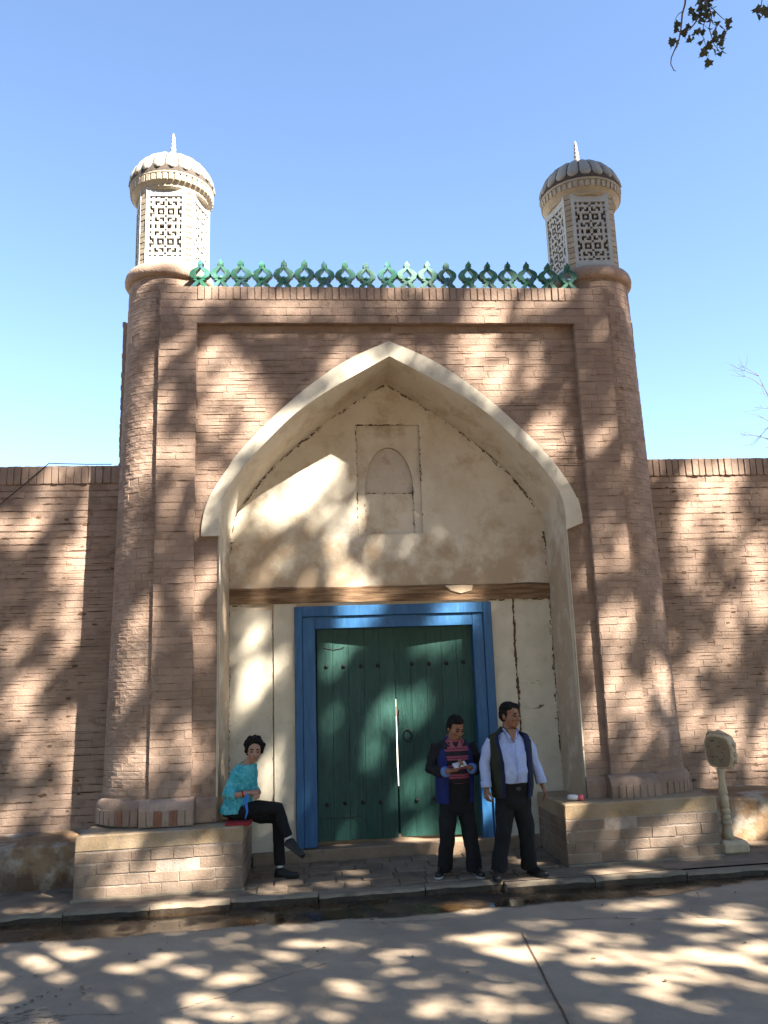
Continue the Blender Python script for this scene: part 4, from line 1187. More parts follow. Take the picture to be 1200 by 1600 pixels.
for k, (tx, ty, lab) in enumerate(TREES):
    t = thing('street_tree', lab, 'tree', (tx, ty, tz(tx) - .1), 'street trees across the road')
    m = MB(); pts = [(tx, ty, -.2), (tx + .05, ty, .5), (tx, ty - .05, 3), (tx + .15, ty, 6), (tx + .4, ty - .1, 9), (tx + .8, ty, 12.5), (tx + 1.0, ty, 16), (tx + 1.2, ty + .1, 20)]
    m.tube(pts, [.42, .30, .25, .21, .17, .11, .06, .02], 12)
    for b_ in range(7):
        h = 7.5 + b_ * .75; f = (h - 6) / 14
        base = Vector((tx + .15 + f * 1.0, ty, h)); a = b_ * 2.4
        l = U(1.4, 2.3)
        end = base + Vector((math.cos(a) * l, math.sin(a) * l * .75, U(1.2, 2.2)))
        if in_view(end, 20): continue
        limb(m, base, end, .03, .01, .25)
    m.build('trunk', M['bark'], t, True)
    if leafbins[k].v: leafbins[k].build('crown', M['leaf'], t)
    if k == 0:
        # long limb overhead whose last leafy twigs hang into the picture
        br = MB(); limb(br, (tx + .3, ty, 8.2), (2.6, -8.0, 8.6), .09, .05, .3); limb(br, (2.6, -8.0, 8.6), (1.55, -5.75, 7.0), .05, .02, .15)
        branch = br.build('overhead_branch', M['bark'], t, True)
        tw = MB()
        def ppix(x, y, d=5.8):
            v = fwd + r2 * ((x - 600) / 1300) - u2 * ((y - 800) / 1300); return CAM_LOC + v.normalized() * d
        def twig(px, d0, d1, r0, r1):
            n = len(px); P_ = [ppix(x, y, d0 + (d1 - d0) * i / (n - 1)) for i, (x, y) in enumerate(px)]
            tw.tube(P_, [r0 + (r1 - r0) * i / (n - 1) for i in range(n)], 6); return P_
        top = Vector((1.55, -5.75, 7.0))
        s1 = [(1074, -60), (1073, -20), (1070, 8), (1066, 22), (1064, 45), (1061, 62), (1055, 76), (1049, 90), (1048, 100), (1053, 110), (1056, 111)]
        P1 = twig(s1, 5.7, 5.8, .006, .0022); tw.tube([top, (top + P1[0]) / 2 + Vector((.05, 0, .1)), P1[0]], [.018, .012, .006], 6)
        P2 = twig([(1110, -60), (1106, -20), (1102, 6), (1094, 22), (1086, 36), (1078, 46), (1064, 52)], 5.9, 5.75, .008, .002); tw.tube([top, (top + P2[0]) / 2 + Vector((-.05, 0, .1)), P2[0]], [.02, .014, .008], 6)
        twig([(1104, 2), (1112, 24), (1108, 44), (1112, 58), (1116, 70), (1124, 80), (1127, 88)], 5.9, 6.0, .004, .0015)
        twig([(1106, 20), (1099, 40), (1098, 56), (1103, 72), (1108, 90)], 5.85, 5.8, .003, .0012)
        twig([(1108, 8), (1126, 26), (1138, 36), (1135, 50)], 5.95, 6.1, .003, .0012)
        twig([(1066, 18), (1060, 22), (1055, 30), (1053, 42)], 5.75, 5.7, .0025, .0012)
        P3 = twig([(1196, -40), (1192, -8), (1189, 10), (1184, 18)], 6.0, 6.0, .004, .0015); tw.tube([top, (top + P3[0]) / 2 + Vector((.1, 0, .1)), P3[0]], [.016, .01, .004], 6)
        twig([(1205, -30), (1202, 0), (1198, 16)], 6.0, 6.0, .003, .0015)
        twig_o = tw.build('hanging_twig', M['bark'], branch, True)
        # lobed leaf
        lob = [(0, 0), (.18, -.06), (.42, -.12), (.36, .10), (.52, .30), (.28, .40), (.22, .66), (.06, .72), (0, 1.0)]
        lobe = lob + [(-x, y) for x, y in reversed(lob[1:-1])]
        lm_ = MB(); lm_.add([(x, y, .16 * abs(x) + .05 * math.sin(y * 5)) for x, y in lobe] + [(0, .35, -.04)], [(i, (i + 1) % len(lobe), len(lobe)) for i in range(len(lobe))])
        lme = lm_.mesh('leaf', M['twig_leaf'])
        spots = [(1090, 3), (1098, 8), (1107, 5), (1084, 12), (1088, 20), (1096, 18), (1104, 14), (1112, 12), (1078, 18), (1087, 28), (1092, 34), (1101, 24), (1109, 22), (1080, 26), (1072, 44), (1078, 40), (1060, 36), (1059, 42), (1052, 62), (1049, 66), (1056, 65), (1068, 48), (1082, 56), (1079, 60), (1086, 52), (1097, 46), (1095, 38), (1105, 42), (1111, 30), (1117, 36), (1122, 33), (1124, 42), (1120, 48), (1126, 52), (1117, 54), (1122, 60), (1126, 66), (1114, 62), (1128, 74), (1125, 82), (1121, 74), (1116, 76), (1096, 62), (1103, 72), (1101, 80), (1108, 92), (1137, 31), (1138, 42), (1134, 51), (1100, 12), (1093, 12), (1114, 18), (1108, -4), (1096, -6), (1120, -8), (1183, 22), (1179, 13), (1197, 19), (1199, 10), (1105, 32), (1089, 45), (1127, 58), (1130, 80)]
        rr = random.Random(3)
        for x, y in spots:
            p = ppix(x + rr.uniform(-2, 2), y + rr.uniform(-2, 2), rr.uniform(5.65, 6.05)); s_ = rr.uniform(.036, .062)
            Mx = Matrix.Translation(p) @ Euler((math.pi / 2 + rr.uniform(-.9, .9), math.pi + rr.uniform(-.9, .9), rr.uniform(-1.2, 1.2))).to_matrix().to_4x4() @ Matrix.Diagonal((s_, s_, s_, 1))
            put('leaf', lme, branch, Mx)

# unseen tree rows added behind the viewer to screen low sky off the facade
BELT = [(-14.5, -12.2), (-10.4, -11.8), (-6.0, -12.4), (-1.6, -13.0), (-17, -18), (-11.5, -17), (-6, -18), (-.5, -17.4), (5, -18.2), (10.5, -17.2), (16, -18), (21.5, -17), (20, -12.3)]
for k, (tx, ty) in enumerate(BELT):
    t = thing('sky_screen_tree', '%s added sky-screening tree, %s behind the viewer' % (('broad', 'spreading', 'dense')[k % 3], ('leftmost of the near row', 'second of the near row', 'third of the near row', 'fourth of the near row', 'leftmost of the far row', 'second of the far row', 'third of the far row', 'fourth of the far row', 'fifth of the far row', 'sixth of the far row', 'seventh of the far row', 'rightmost of the far row', 'rightmost of the near row')[k]), 'tree', (tx, ty, tz(tx) - .1), 'trees added behind the viewer to screen the sky')
    m = MB(); m.tube([(tx, ty, -.2), (tx, ty, .5), (tx + .1, ty, 3), (tx + .1, ty + .1, 6), (tx + .2, ty, 9), (tx + .2, ty, 13)], [.45, .3, .25, .2, .13, .03], 10)
    for b_ in range(8):
        h = 4.5 + b_ * 1.0; a = b_ * 2.4; l = U(1.4, 2.3)
        limb(m, (tx + .15, ty, h), (tx + math.cos(a) * l, ty + math.sin(a) * l * .8, h + U(1, 2)), .07, .015, .25)
    m.build('trunk', M['bark'], t, True)
    m = MB(); blobs = [(tx + rl.uniform(-1.8, 1.8), ty + rl.uniform(-1.3, 1.3), rl.uniform(4.0, 13.5), rl.uniform(1.2, 1.9)) for _ in range(16)]
    for bx, by, bz, br_ in blobs:
        for _ in range(330):
            v = Vector((rl.gauss(0, 1), rl.gauss(0, 1), rl.gauss(0, 1))).normalized() * br_ * rl.uniform(.5, 1.05)
            q = Vector((bx, by, bz)) + v
            if q.y > -10.1 or q.z < 2.4: continue
            leaf_at(m, q, rl.uniform(.13, .2), rl)
    m.build('crown', M['leaf'], t)

# bare tree behind the right wall: only its outermost twigs reach the picture
bt = thing('bare_tree', 'leafless tree behind the right wall, thin pale twigs reaching in at the right edge', 'tree', (10.3, 7.0, 0))
m = MB(); m.tube([(10.3, 7, -.1), (10.35, 7, 2), (10.2, 7.05, 4.4), (10.3, 7, 6.4)], [.16, .13, .11, .08], 9); 
tr_ = m.build('trunk', M['bark'], bt, True)
m = MB(); rb = random.Random(12)
def grow(p, d, l, r, lev):
    n = 4; pts = [p]; dd = d.normalized()
    for i in range(n):
        dd = (dd + Vector((rb.gauss(0, .14), rb.gauss(0, .14), rb.gauss(.02, .12)))).normalized(); pts.append(pts[-1] + dd * l / n)
    m.tube(pts, [r * (1 - .6 * i / n) for i in range(n + 1)], 5)
    if lev > 0:
        for q in range(3):
            k = rb.randint(2, n); nd = (dd + Vector((rb.gauss(-.15, .5), rb.gauss(0, .5), rb.gauss(.05, .4)))).normalized(); grow(pts[k], nd, l * rb.uniform(.45, .7), r * .5, lev - 1)
for i, (z, dx, dz) in enumerate(((5.2, -1, .85), (5.8, -1, .75), (6.2, -1, .55), (6.3, -.8, .9), (4.6, -1, .95), (6.3, .5, 1), (6.0, .9, .6), (5.4, .8, .7))):
    grow(Vector((10.25, 7, z)), Vector((dx, rb.uniform(-.3, .3), dz)), 1.55, .032, 3)
m.build('bare_branches', M['bark'], tr_, True)
# ------------------------------------------------------------------ people
def cloth(name, cols, scale=8, rough=0.9, bump=0.25, bscale=26, **k): return mk(name, cols, scale, 5, rough, bump, bscale, bdist=.02, **k)
M['skin'] = mk('skin', [(0.1998, 0.0891, 0.0480), (0.2516, 0.1155, 0.0630)], 14, 4, 0.55, 0.1, 90)
M['skin_light'] = mk('skin_light', [(0.3240, 0.1710, 0.1080), (0.3870, 0.2160, 0.1395)], 14, 4, 0.55, 0.1, 90)
M['hair'] = mk('hair', [(0.004, 0.0035, 0.0035), (0.010, 0.008, 0.0075)], 60, 3, 0.65, 0.5, 120, spec=0.12)
M['eye'] = mk('eye', [(0.012, 0.008, 0.006), (0.02, 0.014, 0.01)], 30, 2, 0.25)
M['lip'] = mk('lip', [(0.20, 0.075, 0.055), (0.24, 0.09, 0.07)], 30, 2, 0.5)
M['shirt'] = cloth('shirt', [(0.3024, 0.3648, 0.5676), (0.3744, 0.4332, 0.6278)])
M['vest'] = cloth('vest', [(0.0132, 0.0156, 0.0072), (0.0252, 0.0276, 0.0132)])
M['navy'] = cloth('navy', [(0.0042, 0.0070, 0.0315), (0.0084, 0.0126, 0.0490)])
M['black_cloth'] = cloth('black_cloth', [(0.0042, 0.0042, 0.0054), (0.0090, 0.0090, 0.0108)])
M['dark_trousers'] = cloth('dark_trousers', [(0.0040, 0.0040, 0.0044), (0.0080, 0.0080, 0.0088)])
M['shoe'] = mk('shoe', [(0.010, 0.009, 0.009), (0.02, 0.018, 0.017)], 12, 3, 0.4, 0.2, 60)
M['sole'] = mk('sole', [(0.30, 0.29, 0.27), (0.40, 0.38, 0.36)], 12, 3, 0.7)
M['royal'] = cloth('royal', [(0.0050, 0.0099, 0.0684), (0.0092, 0.0180, 0.1080)])
M['cuff_blue'] = cloth('cuff_blue', [(0.0768, 0.1408, 0.3520), (0.1280, 0.1920, 0.3968)])
M['rose'] = cloth('rose', [(0.2380, 0.0723, 0.0850), (0.2890, 0.0935, 0.1105)])
M['turquoise'] = cloth('turquoise', [(0.035, 0.26, 0.31), (0.06, 0.36, 0.40), (0.16, 0.48, 0.50)], 24, bump=.5)
M['red_cloth'] = cloth('red_cloth', [(0.22, 0.012, 0.012), (0.32, 0.02, 0.02)])
M['ribbon'] = cloth('ribbon', [(0.03, 0.13, 0.42), (0.06, 0.2, 0.52)])
M['white_cloth'] = cloth('white_cloth', [(0.55, 0.56, 0.58), (0.65, 0.66, 0.68)])
M['phone'] = mk('phone', [(0.3600, 0.3600, 0.3840), (0.4800, 0.4800, 0.5040)], 10, 2, 0.25)
def stripes():
    m = cloth('striped_polo', [(0.012, 0.009, 0.012), (0.02, 0.016, 0.02)])
    nt = m.node_tree; nd = nt.nodes; L = nt.links.new; bs = nd['Principled BSDF']; src = bs.inputs['Base Color'].links[0].from_socket
    g = nd.new('ShaderNodeNewGeometry'); sp = nd.new('ShaderNodeSeparateXYZ'); L(g.outputs['Position'], sp.inputs[0])
    mu = nd.new('ShaderNodeMath'); mu.operation = 'MULTIPLY_ADD'; mu.inputs[1].default_value = 1 / 0.092; mu.inputs[2].default_value = -0.12; L(sp.outputs['Z'], mu.inputs[0])
    fr = nd.new('ShaderNodeMath'); fr.operation = 'FRACT'; L(mu.outputs[0], fr.inputs[0])
    rp = nd.new('ShaderNodeValToRGB'); rp.color_ramp.interpolation = 'CONSTANT'; e = rp.color_ramp.elements
    e[0].position = 0; e[0].color = (0, 0, 0, 1); e[1].position = .52; e[1].color = (1, 1, 1, 1); x = e.new(.72); x.color = (.25, .25, .25, 1); x = e.new(.80); x.color = (1, 1, 1, 1)
    L(fr.outputs[0], rp.inputs[0]); mx = nd.new('ShaderNodeMix'); mx.data_type = 'RGBA'
    L(rp.outputs[0], mx.inputs[0]); L(src, mx.inputs[6]); mx.inputs[7].default_value = (0.20, 0.045, 0.07, 1); L(mx.outputs[2], bs.inputs['Base Color']); return m
M['polo'] = stripes()

def fuse(mb, name, mat, parent, voxel=.008, smooth=3, wr=0.0, wscale=9.0, wst=(1, 1, 1)):
    """union of closed pieces as one continuous surface"""
    me = mb.mesh(name, mat)
    ob = bpy.data.objects.new('tmp', me); C.objects.link(ob)
    md = ob.modifiers.new('r', 'REMESH'); md.mode = 'VOXEL'; md.voxel_size = voxel
    dg = bpy.context.evaluated_depsgraph_get(); dg.update()
    out = bpy.data.meshes.new_from_object(ob.evaluated_get(dg)); bpy.data.objects.remove(ob)
    bm = bmesh.new(); bm.from_mesh(out)
    for _ in range(smooth): bmesh.ops.smooth_vert(bm, verts=bm.verts, factor=.5, use_axis_x=True, use_axis_y=True, use_axis_z=True)
    if wr:
        bm.normal_update()
        for v in bm.verts:
            q = Vector((v.co.x * wst[0], v.co.y * wst[1], v.co.z * wst[2])) * wscale
            v.co += v.normal * wr * (noise.noise(q) + .5 * noise.noise(q * 2.3))
    bm.to_mesh(out); bm.free(); out.name = name
    out.materials.clear(); out.materials.append(mat)
    out.polygons.foreach_set('use_smooth', [True] * len(out.polygons))
    return put(name, out, parent)
def torso(mb, rings, n=22, ex=2.5):
    """rings: (x, y, z, half width, half depth, turn)"""
    R_ = []
    for x, y, z, a, b, w in rings:
        ring = []
        for k in range(n):
            t = 2 * math.pi * k / n; c, s_ = math.cos(t), math.sin(t)
            px = a * math.copysign(abs(c) ** (2 / ex), c); py = b * math.copysign(abs(s_) ** (2 / ex), s_)
            ring.append((x + px * math.cos(w) - py * math.sin(w), y + px * math.sin(w) + py * math.cos(w), z))
        R_.append(ring)
    mb.ringloft(R_, True)
def open_shell(rings, gap, thick, parent, name, mats, blue=0.0, n=30, wr=.004):
    """coat or vest body: a shell open at the front; gap(i) half opening angle; mats [main, edge]"""
    m = MB(); R_ = []
    for i, (x, y, z, a, b, w) in enumerate(rings):
        g0, g1 = gap[i] if isinstance(gap[i], tuple) else (gap[i], gap[i]); o, inn = [], []
        for k in range(n + 1):
            t = -math.pi / 2 + g1 + (2 * math.pi - g0 - g1) * k / n      # -90 deg is the front
            c, s_ = math.cos(t), math.sin(t)
            f = 1 + wr * 6 * noise.noise((c * 3, s_ * 3, z * 9 + 3))
            for L_, aa, bb in ((o, a * f, b * f), (inn, a * f - thick, b * f - thick)):
                px = aa * math.copysign(abs(c) ** .8, c); py = bb * math.copysign(abs(s_) ** .8, s_)
                L_.append((x + px * math.cos(w) - py * math.sin(w), y + px * math.sin(w) + py * math.cos(w), z))
        R_.append(o + inn[::-1])
    N_ = len(R_[0]); o = len(m.v)
    for r in R_: m.v += r
    for i in range(len(R_) - 1):
        for j in range(N_):
            k = (j + 1) % N_
            m.f.append((o + i * N_ + j, o + i * N_ + k, o + (i + 1) * N_ + k, o + (i + 1) * N_ + j))
            e_ = j in (n, N_ - 1) or j > n; near = min(j, n - j) / n if j <= n else 1
            m.mi.append(1 if (e_ or near < blue) else 0)
    for base, rev in ((0, True), ((len(R_) - 1) * N_, False)):
        for j in range(n):
            q = (base + j, base + j + 1, base + N_ - 2 - j, base + N_ - 1 - j); m.f.append(q[::-1] if not rev else q); m.mi.append(0)
    return m.build(name, mats, parent, True)
def hand(mb, w, d, nrm, side, curl=.5, size=1.0, fing=None):
    """w wrist, d direction to the fingers, nrm out of the palm, side +1/-1 for the thumb"""
    w, d, nrm = Vector(w), Vector(d).normalized(), Vector(nrm); nrm = (nrm - d * nrm.dot(d)).normalized(); s_ = d.cross(nrm) * side
    k = size
    mb.ringloft([[w + d * (t * k) + s_ * (a * k * math.cos(q * math.pi / 6)) + nrm * (b * k * math.sin(q * math.pi / 6)) for q in range(12)] for t, a, b in ((-.02, .027, .022), (.01, .030, .020), (.045, .040, .018), (.085, .041, .015), (.095, .036, .012))], True)
    for i, (off, ln) in enumerate(((.030, .074), (.0105, .082), (-.0095, .076), (-.029, .060))):
        p = w + d * (.075 * k) + s_ * (off * k); dd = d.copy(); pts = [p]; c = curl if fing is None else fing[i]
        for sg, f in ((.45, 1.0), (.31, 1.2), (.24, .9)):
            dd = (Matrix.Rotation(0, 3, 'X') @ dd); ax = s_ * side
            dd = (Matrix.Rotation(c * f * (1 if True else -1), 3, d.cross(nrm).normalized()) @ dd).normalized()
            pts.append(pts[-1] + dd * (ln * k * sg + .006))
        mb.tube(pts, [.0105 * k, .0098 * k, .0088 * k, .007 * k], 8)
    p = w + d * (.02 * k) + s_ * (.026 * k); td = (d * .75 + s_ * .6 + nrm * .25).normalized()
    q = p + td * .048 * k; q2 = q + (td * .6 + d * .5 + nrm * .35).normalized() * .032 * k; q3 = q2 + (td * .3 + d * .7 + nrm * .4).normalized() * .024 * k
    mb.tube([p - td * .015, q, q2, q3], [.015 * k, .0125 * k, .011 * k, .008 * k], 8)
def headT(c, yaw, pitch, roll=0.0, s=1.0):
    return Matrix.Translation(c) @ Matrix.Rotation(yaw, 4, 'Z') @ Matrix.Rotation(roll, 4, 'Y') @ Matrix.Rotation(pitch, 4, 'X') @ Matrix.Scale(s, 4)
def head(mb, T, heavy=0.0):
    """face looks along local -y; centre is mid skull, eyes at z=0"""
    def e(c, r, n=16, m_=11):
        k = MB(); k.ell((0, 0, 0), r, n, m_); mb.add([T @ (Vector(p) + Vector(c)) for p in k.v], k.f)
    e((0, .012, .035), (.074 + heavy, .096, .085)); e((0, -.022, -.02), (.066 + heavy, .074, .085)); e((0, -.034, -.072), (.046 + heavy, .052, .042)); e((0, -.052, -.095), (.024, .026, .02))
    e((0, -.078, .022), (.052, .022, .014))
    for s_ in (-1, 1):
        e((s_ * .042, -.062, -.026), (.024, .026, .022)); e((s_ * (.077 + heavy), .012, -.008), (.010, .020, .031)); e((s_ * .032, -.083, .02), (.024, .012, .008)); e((s_ * .013, -.094, -.036), (.011, .012, .009))
    k = MB(); k.tube([(0, -.088, .014), (0, -.100, -.012), (0, -.111, -.034), (0, -.096, -.044)], [.008, .010, .0135, .008], 8); mb.add([T @ Vector(p) for p in k.v], k.f)
    e((0, -.086, -.060), (.026, .012, .0065)); e((0, -.084, -.073), (.023, .012, .007))
def face_bits(T, parent, brow=True, hairm='hair'):
    for s_ in (-1, 1):
        k = MB(); k.ell((s_ * .032, -.0885, -.001), (.0145, .008, .0058), 10, 7); k.v = [tuple(T @ Vector(p)) for p in k.v]; k.build('eye', M['eye'], parent, True)
        if brow:
            k = MB(); k.tube([T @ Vector(p) for p in ((s_ * .014, -.0955, .022), (s_ * .032, -.0955, .027), (s_ * .052, -.084, .022))], [.004, .0055, .003], 6); k.build('eyebrow', M[hairm], parent, True)
    k = MB(); k.tube([T @ Vector(p) for p in ((-.024, -.0905, -.066), (-.01, -.0975, -.0655), (0, -.0985, -.067), (.01, -.0975, -.0655), (.024, -.0905, -.066))], [.003, .0052, .0045, .0052, .003], 6); k.build('lips', M['lip'], parent, True)
def hair(T, parent, blobs, wr, voxel=.007, sc=38):
    k = MB()
    for c, r in blobs:
        q = MB(); q.ell((0, 0, 0), r, 16, 11); k.add([T @ (Vector(p) + Vector(c)) for p in q.v], q.f)
    return fuse(k, 'hair', M['hair'], parent, voxel, 1, wr, sc)
def shoe(parent, heel, d, sole='shoe', ln=.27, pitch=0.0, up=Vector((0, 0, 1)), roll=0):
    """heel: point under the heel on the ground; d: direction of the toe"""
    d = Vector(d).normalized(); sd = d.cross(up).normalized(); u = sd.cross(d)
    m = MB()
    R_ = []
    for t, w, h, lift in ((-.01, .022, .05, .012), (.01, .034, .085, .006), (.06, .036, .095, .005), (.11, .036, .075, .005), (.17, .043, .055, .005), (.22, .042, .045, .008), (.26, .03, .034, .014), (.275, .012, .018, .02)):
        k = ln / .27
        R_.append([Vector(heel) + d * t * k + sd * (w * math.cos(q * math.pi / 7)) + u * (lift + (h if math.sin(q * math.pi / 7) > 0 else .012) * abs(math.sin(q * math.pi / 7)) * (1 if math.sin(q * math.pi / 7) > 0 else -1) + .012) for q in range(14)])
    m.ringloft(R_, True); o = m.build('shoe', M['shoe'], parent, True)
    m = MB(); R_ = []
    for t, w in ((-.014, .02), (.01, .036), (.06, .037), (.11, .036), (.17, .045), (.22, .043), (.26, .031), (.277, .012)):
        k = ln / .27; R_.append([Vector(heel) + d * t * k + sd * w + u * .018, Vector(heel) + d * t * k - sd * w + u * .018, Vector(heel) + d * t * k - sd * w + u * .001, Vector(heel) + d * t * k + sd * w + u * .001])
    m.ringloft(R_, True); m.build('sole', M[sole], o)
def loc(root, yaw):
    T = Matrix.Translation(root) @ Matrix.Rotation(yaw, 4, 'Z')
    return lambda *p: T @ Vector(p)

# ---- man in the open vest, right of the pair
rx, ry = 1.05, -.60; rz = tz(rx)
g = loc((rx, ry, rz), math.radians(8))
pv = thing('person', 'man in open dark green vest over pale blue shirt, arms hanging, standing at the kerb', 'person', (rx, ry, rz), 'people at the gate')
T = headT(g(.022, -.03, 1.585), math.radians(36), math.radians(2), 0, 1.06)
b = MB(); head(b, T, .006)
tor = [(0, .0, .73, .120, .08, 0), (0, -.005, .82, .175, .125, 0), (0, -.02, .92, .188, .150, 0), (0, -.035, 1.04, .192, .160, 0), (0, -.025, 1.16, .195, .148, 0), (0, -.005, 1.28, .185, .120, 0), (0, .005, 1.36, .145, .095, 0), (0, .01, 1.42, .085, .072, 0), (0, 0, 1.46, .062, .062, 0), (.008, -.005, 1.53, .058, .058, 0)]
def T_(rings, f, da=0, db=0, z0=0, z1=9):
    o = []
    for x, y, z, a, bb, w in rings:
        if z0 <= z <= z1: q = f(x, y, z); o.append((q.x, q.y, q.z, a + da, bb + db, w + math.radians(8)))
    return o
torso(b, T_(tor, g))
aL = [g(-.175, .0, 1.36), g(-.232, .01, 1.25), g(-.275, .015, 1.12), g(-.288, -.03, .98), g(-.292, -.055, .875)]
aR = [g(.175, .0, 1.36), g(.232, .01, 1.25), g(.268, .02, 1.11), g(.305, -.02, .985), g(.318, -.045, .885)]
for a in (aL, aR): b.tube([a[0].lerp(a[1], .4)] + a[1:], [.045, .048, .043, .038, .029], 12)
hand(b, aL[-1], g(0, 0, 0) - g(.02, .03, .12), Vector((1, .25, 0)), 1, .62, 1.05)
hand(b, aR[-1], g(.03, -.03, -.12) - g(0, 0, 0), Vector((-1, .1, 0)), -1, .3, 1.05)
LL = [g(-.088, 0, .84), g(-.10, -.01, .62), g(-.122, -.02, .44), g(-.16, .0, .25), g(-.185, .02, .09)]
LR = [g(.09, 0, .84), g(.105, -.01, .62), g(.122, -.015, .44), g(.14, .02, .25), g(.16, .05, .09)]
for a in (LL, LR): b.tube(a, [.085, .075, .056, .05, .038], 12)
fuse(b, 'body', M['skin'], pv, .0058, 2)
face_bits(T, pv)
hair(T, pv, [((0, .028, .062), (.086, .092, .078)), ((0, .06, .015), (.080, .062, .085)), ((-.045, .0, .085), (.052, .062, .042)), ((.02, -.025, .092), (.062, .058, .034)), ((.04, -.035, .085), (.045, .045, .030)), ((-.074, .01, .03), (.016, .036, .05)), ((.074, .012, .03), (.016, .03, .048))], .008)
t = MB(); torso(t, T_([(0, 0, .66, .10, .085, 0), (0, 0, .71, .165, .12, 0)] + tor[1:], g, .014, .014, .60, 1.0)); tl = [.104, .094, .082, .080, .082]
for a in (LL, LR): t.tube(a[:-1] + [a[-1] + Vector((0, 0, -.03))], tl, 14)
fuse(t, 'trousers', M['dark_trousers'], pv, .0085, 2, .014, 9, (1, 1, .8))
t = MB(); torso(t, T_(tor, g, .010, .012, .90, 1.43))
for a in (aL, aR): t.tube([a[0].lerp(a[1], .15), a[1], a[2], a[3], a[3].lerp(a[4], .55)], [.062, .064, .060, .055, .050], 14)
sh = fuse(t, 'shirt', M['shirt'], pv, .0075, 2, .011, 11, (1.2, 1.2, .7))
for a in (aL, aR):
    t = MB(); d_ = (a[4] - a[3]).normalized(); p0 = a[3].lerp(a[4], .30)
    t.tube([p0, p0 + d_ * .012, p0 + d_ * .06, p0 + d_ * .068], [.050, .057, .056, .050], 16); t.build('cuff', M['shirt'], sh, True)
for s_ in (-1, 1):   # collar wings
    t = MB(); P_ = [g(s_ * .012, -.122, 1.372), g(s_ * .042, -.128, 1.352), g(s_ * .082, -.085, 1.425), g(s_ * .078, -.02, 1.462), g(s_ * .066, .0, 1.478), g(s_ * .066, -.06, 1.455)]
    c_ = sum(P_, Vector()) / 6; n_ = Vector((s_ * .3, -1, .4)).normalized() * .006
    t.add([p - n_ for p in P_] + [p + n_ for p in P_], [(0, 1, 2, 3, 4, 5), (11, 10, 9, 8, 7, 6)] + [(i, (i + 1) % 6, 6 + (i + 1) % 6, 6 + i) for i in range(6)]); t.build('collar', M['shirt'], sh)
t = MB(); t.tube([g(0, -.176, 1.36), g(.0, -.187, 1.22), g(.004, -.207, 1.06), g(.004, -.192, .93)], [(.010, .003)] * 4, 8); t.build('button_placket', M['shirt'], sh)
# open neck
t = MB(); P_ = [g(-.052, -.108, 1.452), g(.052, -.108, 1.452), g(.004, -.152, 1.318)]; t.add(P_ + [p + Vector((0, .03, 0)) for p in P_], [(0, 2, 1), (3, 4, 5), (0, 1, 4, 3), (1, 2, 5, 4), (2, 0, 3, 5)]); t.build('throat', M['skin'], pv)
t = MB(); torso(t, T_([(0, -.008, .845, .192, .150, 0), (0, -.014, .885, .200, .160, 0)], g)); belt = t.build('belt', M['black_cloth'], pv, False)
t = MB(); p = g(.005, -.178, .868); t.box(p.x - .022, p.x + .022, p.y - .008, p.y + .01, p.z - .016, p.z + .016); t.build('buckle', M['iron'], belt)
vr = [(0, -.005, .775, .205, .165, 0), (0, -.015, .88, .218, .182, 0), (0, -.02, 1.0, .222, .190, 0), (0, -.02, 1.12, .222, .182, 0), (0, -.005, 1.24, .232, .160, 0), (0, .005, 1.33, .238, .132, 0), (0, .01, 1.395, .205, .108, 0), (0, .012, 1.435, .110, .088, 0), (0, .012, 1.475, .080, .078, 0)]
open_shell(T_(vr, g), [(.60, .55), (.58, .50), (.56, .48), (.56, .48), (.58, .50), (.62, .54), (.72, .62), (.95, .85), (1.0, .95)], .016, pv, 'vest', [M['vest'], M['navy']], .035)
shoe(pv, g(-.20, .07, .0) + Vector((0, 0, -.002)), (-.12, -1, 0)); shoe(pv, g(.165, .09, .0) + Vector((0, 0, -.002)), (.55, -1, 0))

# ---- man looking down at his phone, left of the pair
rx, ry = .50, -.36; rz = tz(rx)
g = loc((rx, ry, rz), math.radians(4))
pp = thing('person', 'man in blue and black jacket over striped polo, looking down at his phone', 'person', (rx, ry, rz), 'people at the gate')
T = headT(g(.018, -.055, 1.475), math.radians(26), math.radians(20), math.radians(4), 1.02)
b = MB(); head(b, T)
tor = [(-.005, .0, .69, .10, .07, 0), (-.005, .0, .80, .165, .118, 0), (-.005, -.005, .92, .165, .118, 0), (0, -.01, 1.05, .168, .120, 0), (0, -.005, 1.17, .178, .118, 0), (0, .0, 1.25, .178, .105, 0), (0, .0, 1.315, .150, .085, 0), (0, -.01, 1.36, .08, .068, 0), (.004, -.02, 1.40, .058, .058, 0), (.01, -.035, 1.45, .055, .056, 0)]
torso(b, T_(tor, g))
aL = [g(-.165, .0, 1.285), g(-.225, .0, 1.17), g(-.255, -.01, 1.06), g(-.175, -.12, 1.035), g(-.100, -.215, 1.06)]
aR = [g(.165, .0, 1.285), g(.225, .0, 1.17), g(.255, -.015, 1.055), g(.19, -.12, 1.05), g(.110, -.205, 1.085)]
for a in (aL, aR): b.tube([a[0].lerp(a[1], .4)] + a[1:], [.045, .046, .043, .037, .028], 12)
hand(b, aL[-1], Vector((1, -.45, .12)), Vector((.1, -.05, 1)), -1, .45, .98)
hand(b, aR[-1], Vector((-.9, -.5, .25)), Vector((-.1, -.25, 1)), 1, .35, .98)
LL = [g(-.08, 0, .80), g(-.10, -.01, .58), g(-.115, -.015, .40), g(-.125, .03, .23), g(-.135, .07, .085)]
LR = [g(.085, 0, .80), g(.11, -.02, .58), g(.125, -.045, .40), g(.14, -.04, .23), g(.15, -.02, .085)]
for a in (LL, LR): b.tube(a, [.08, .07, .054, .048, .036], 12)
fuse(b, 'body', M['skin'], pp, .0058, 2); face_bits(T, pp)
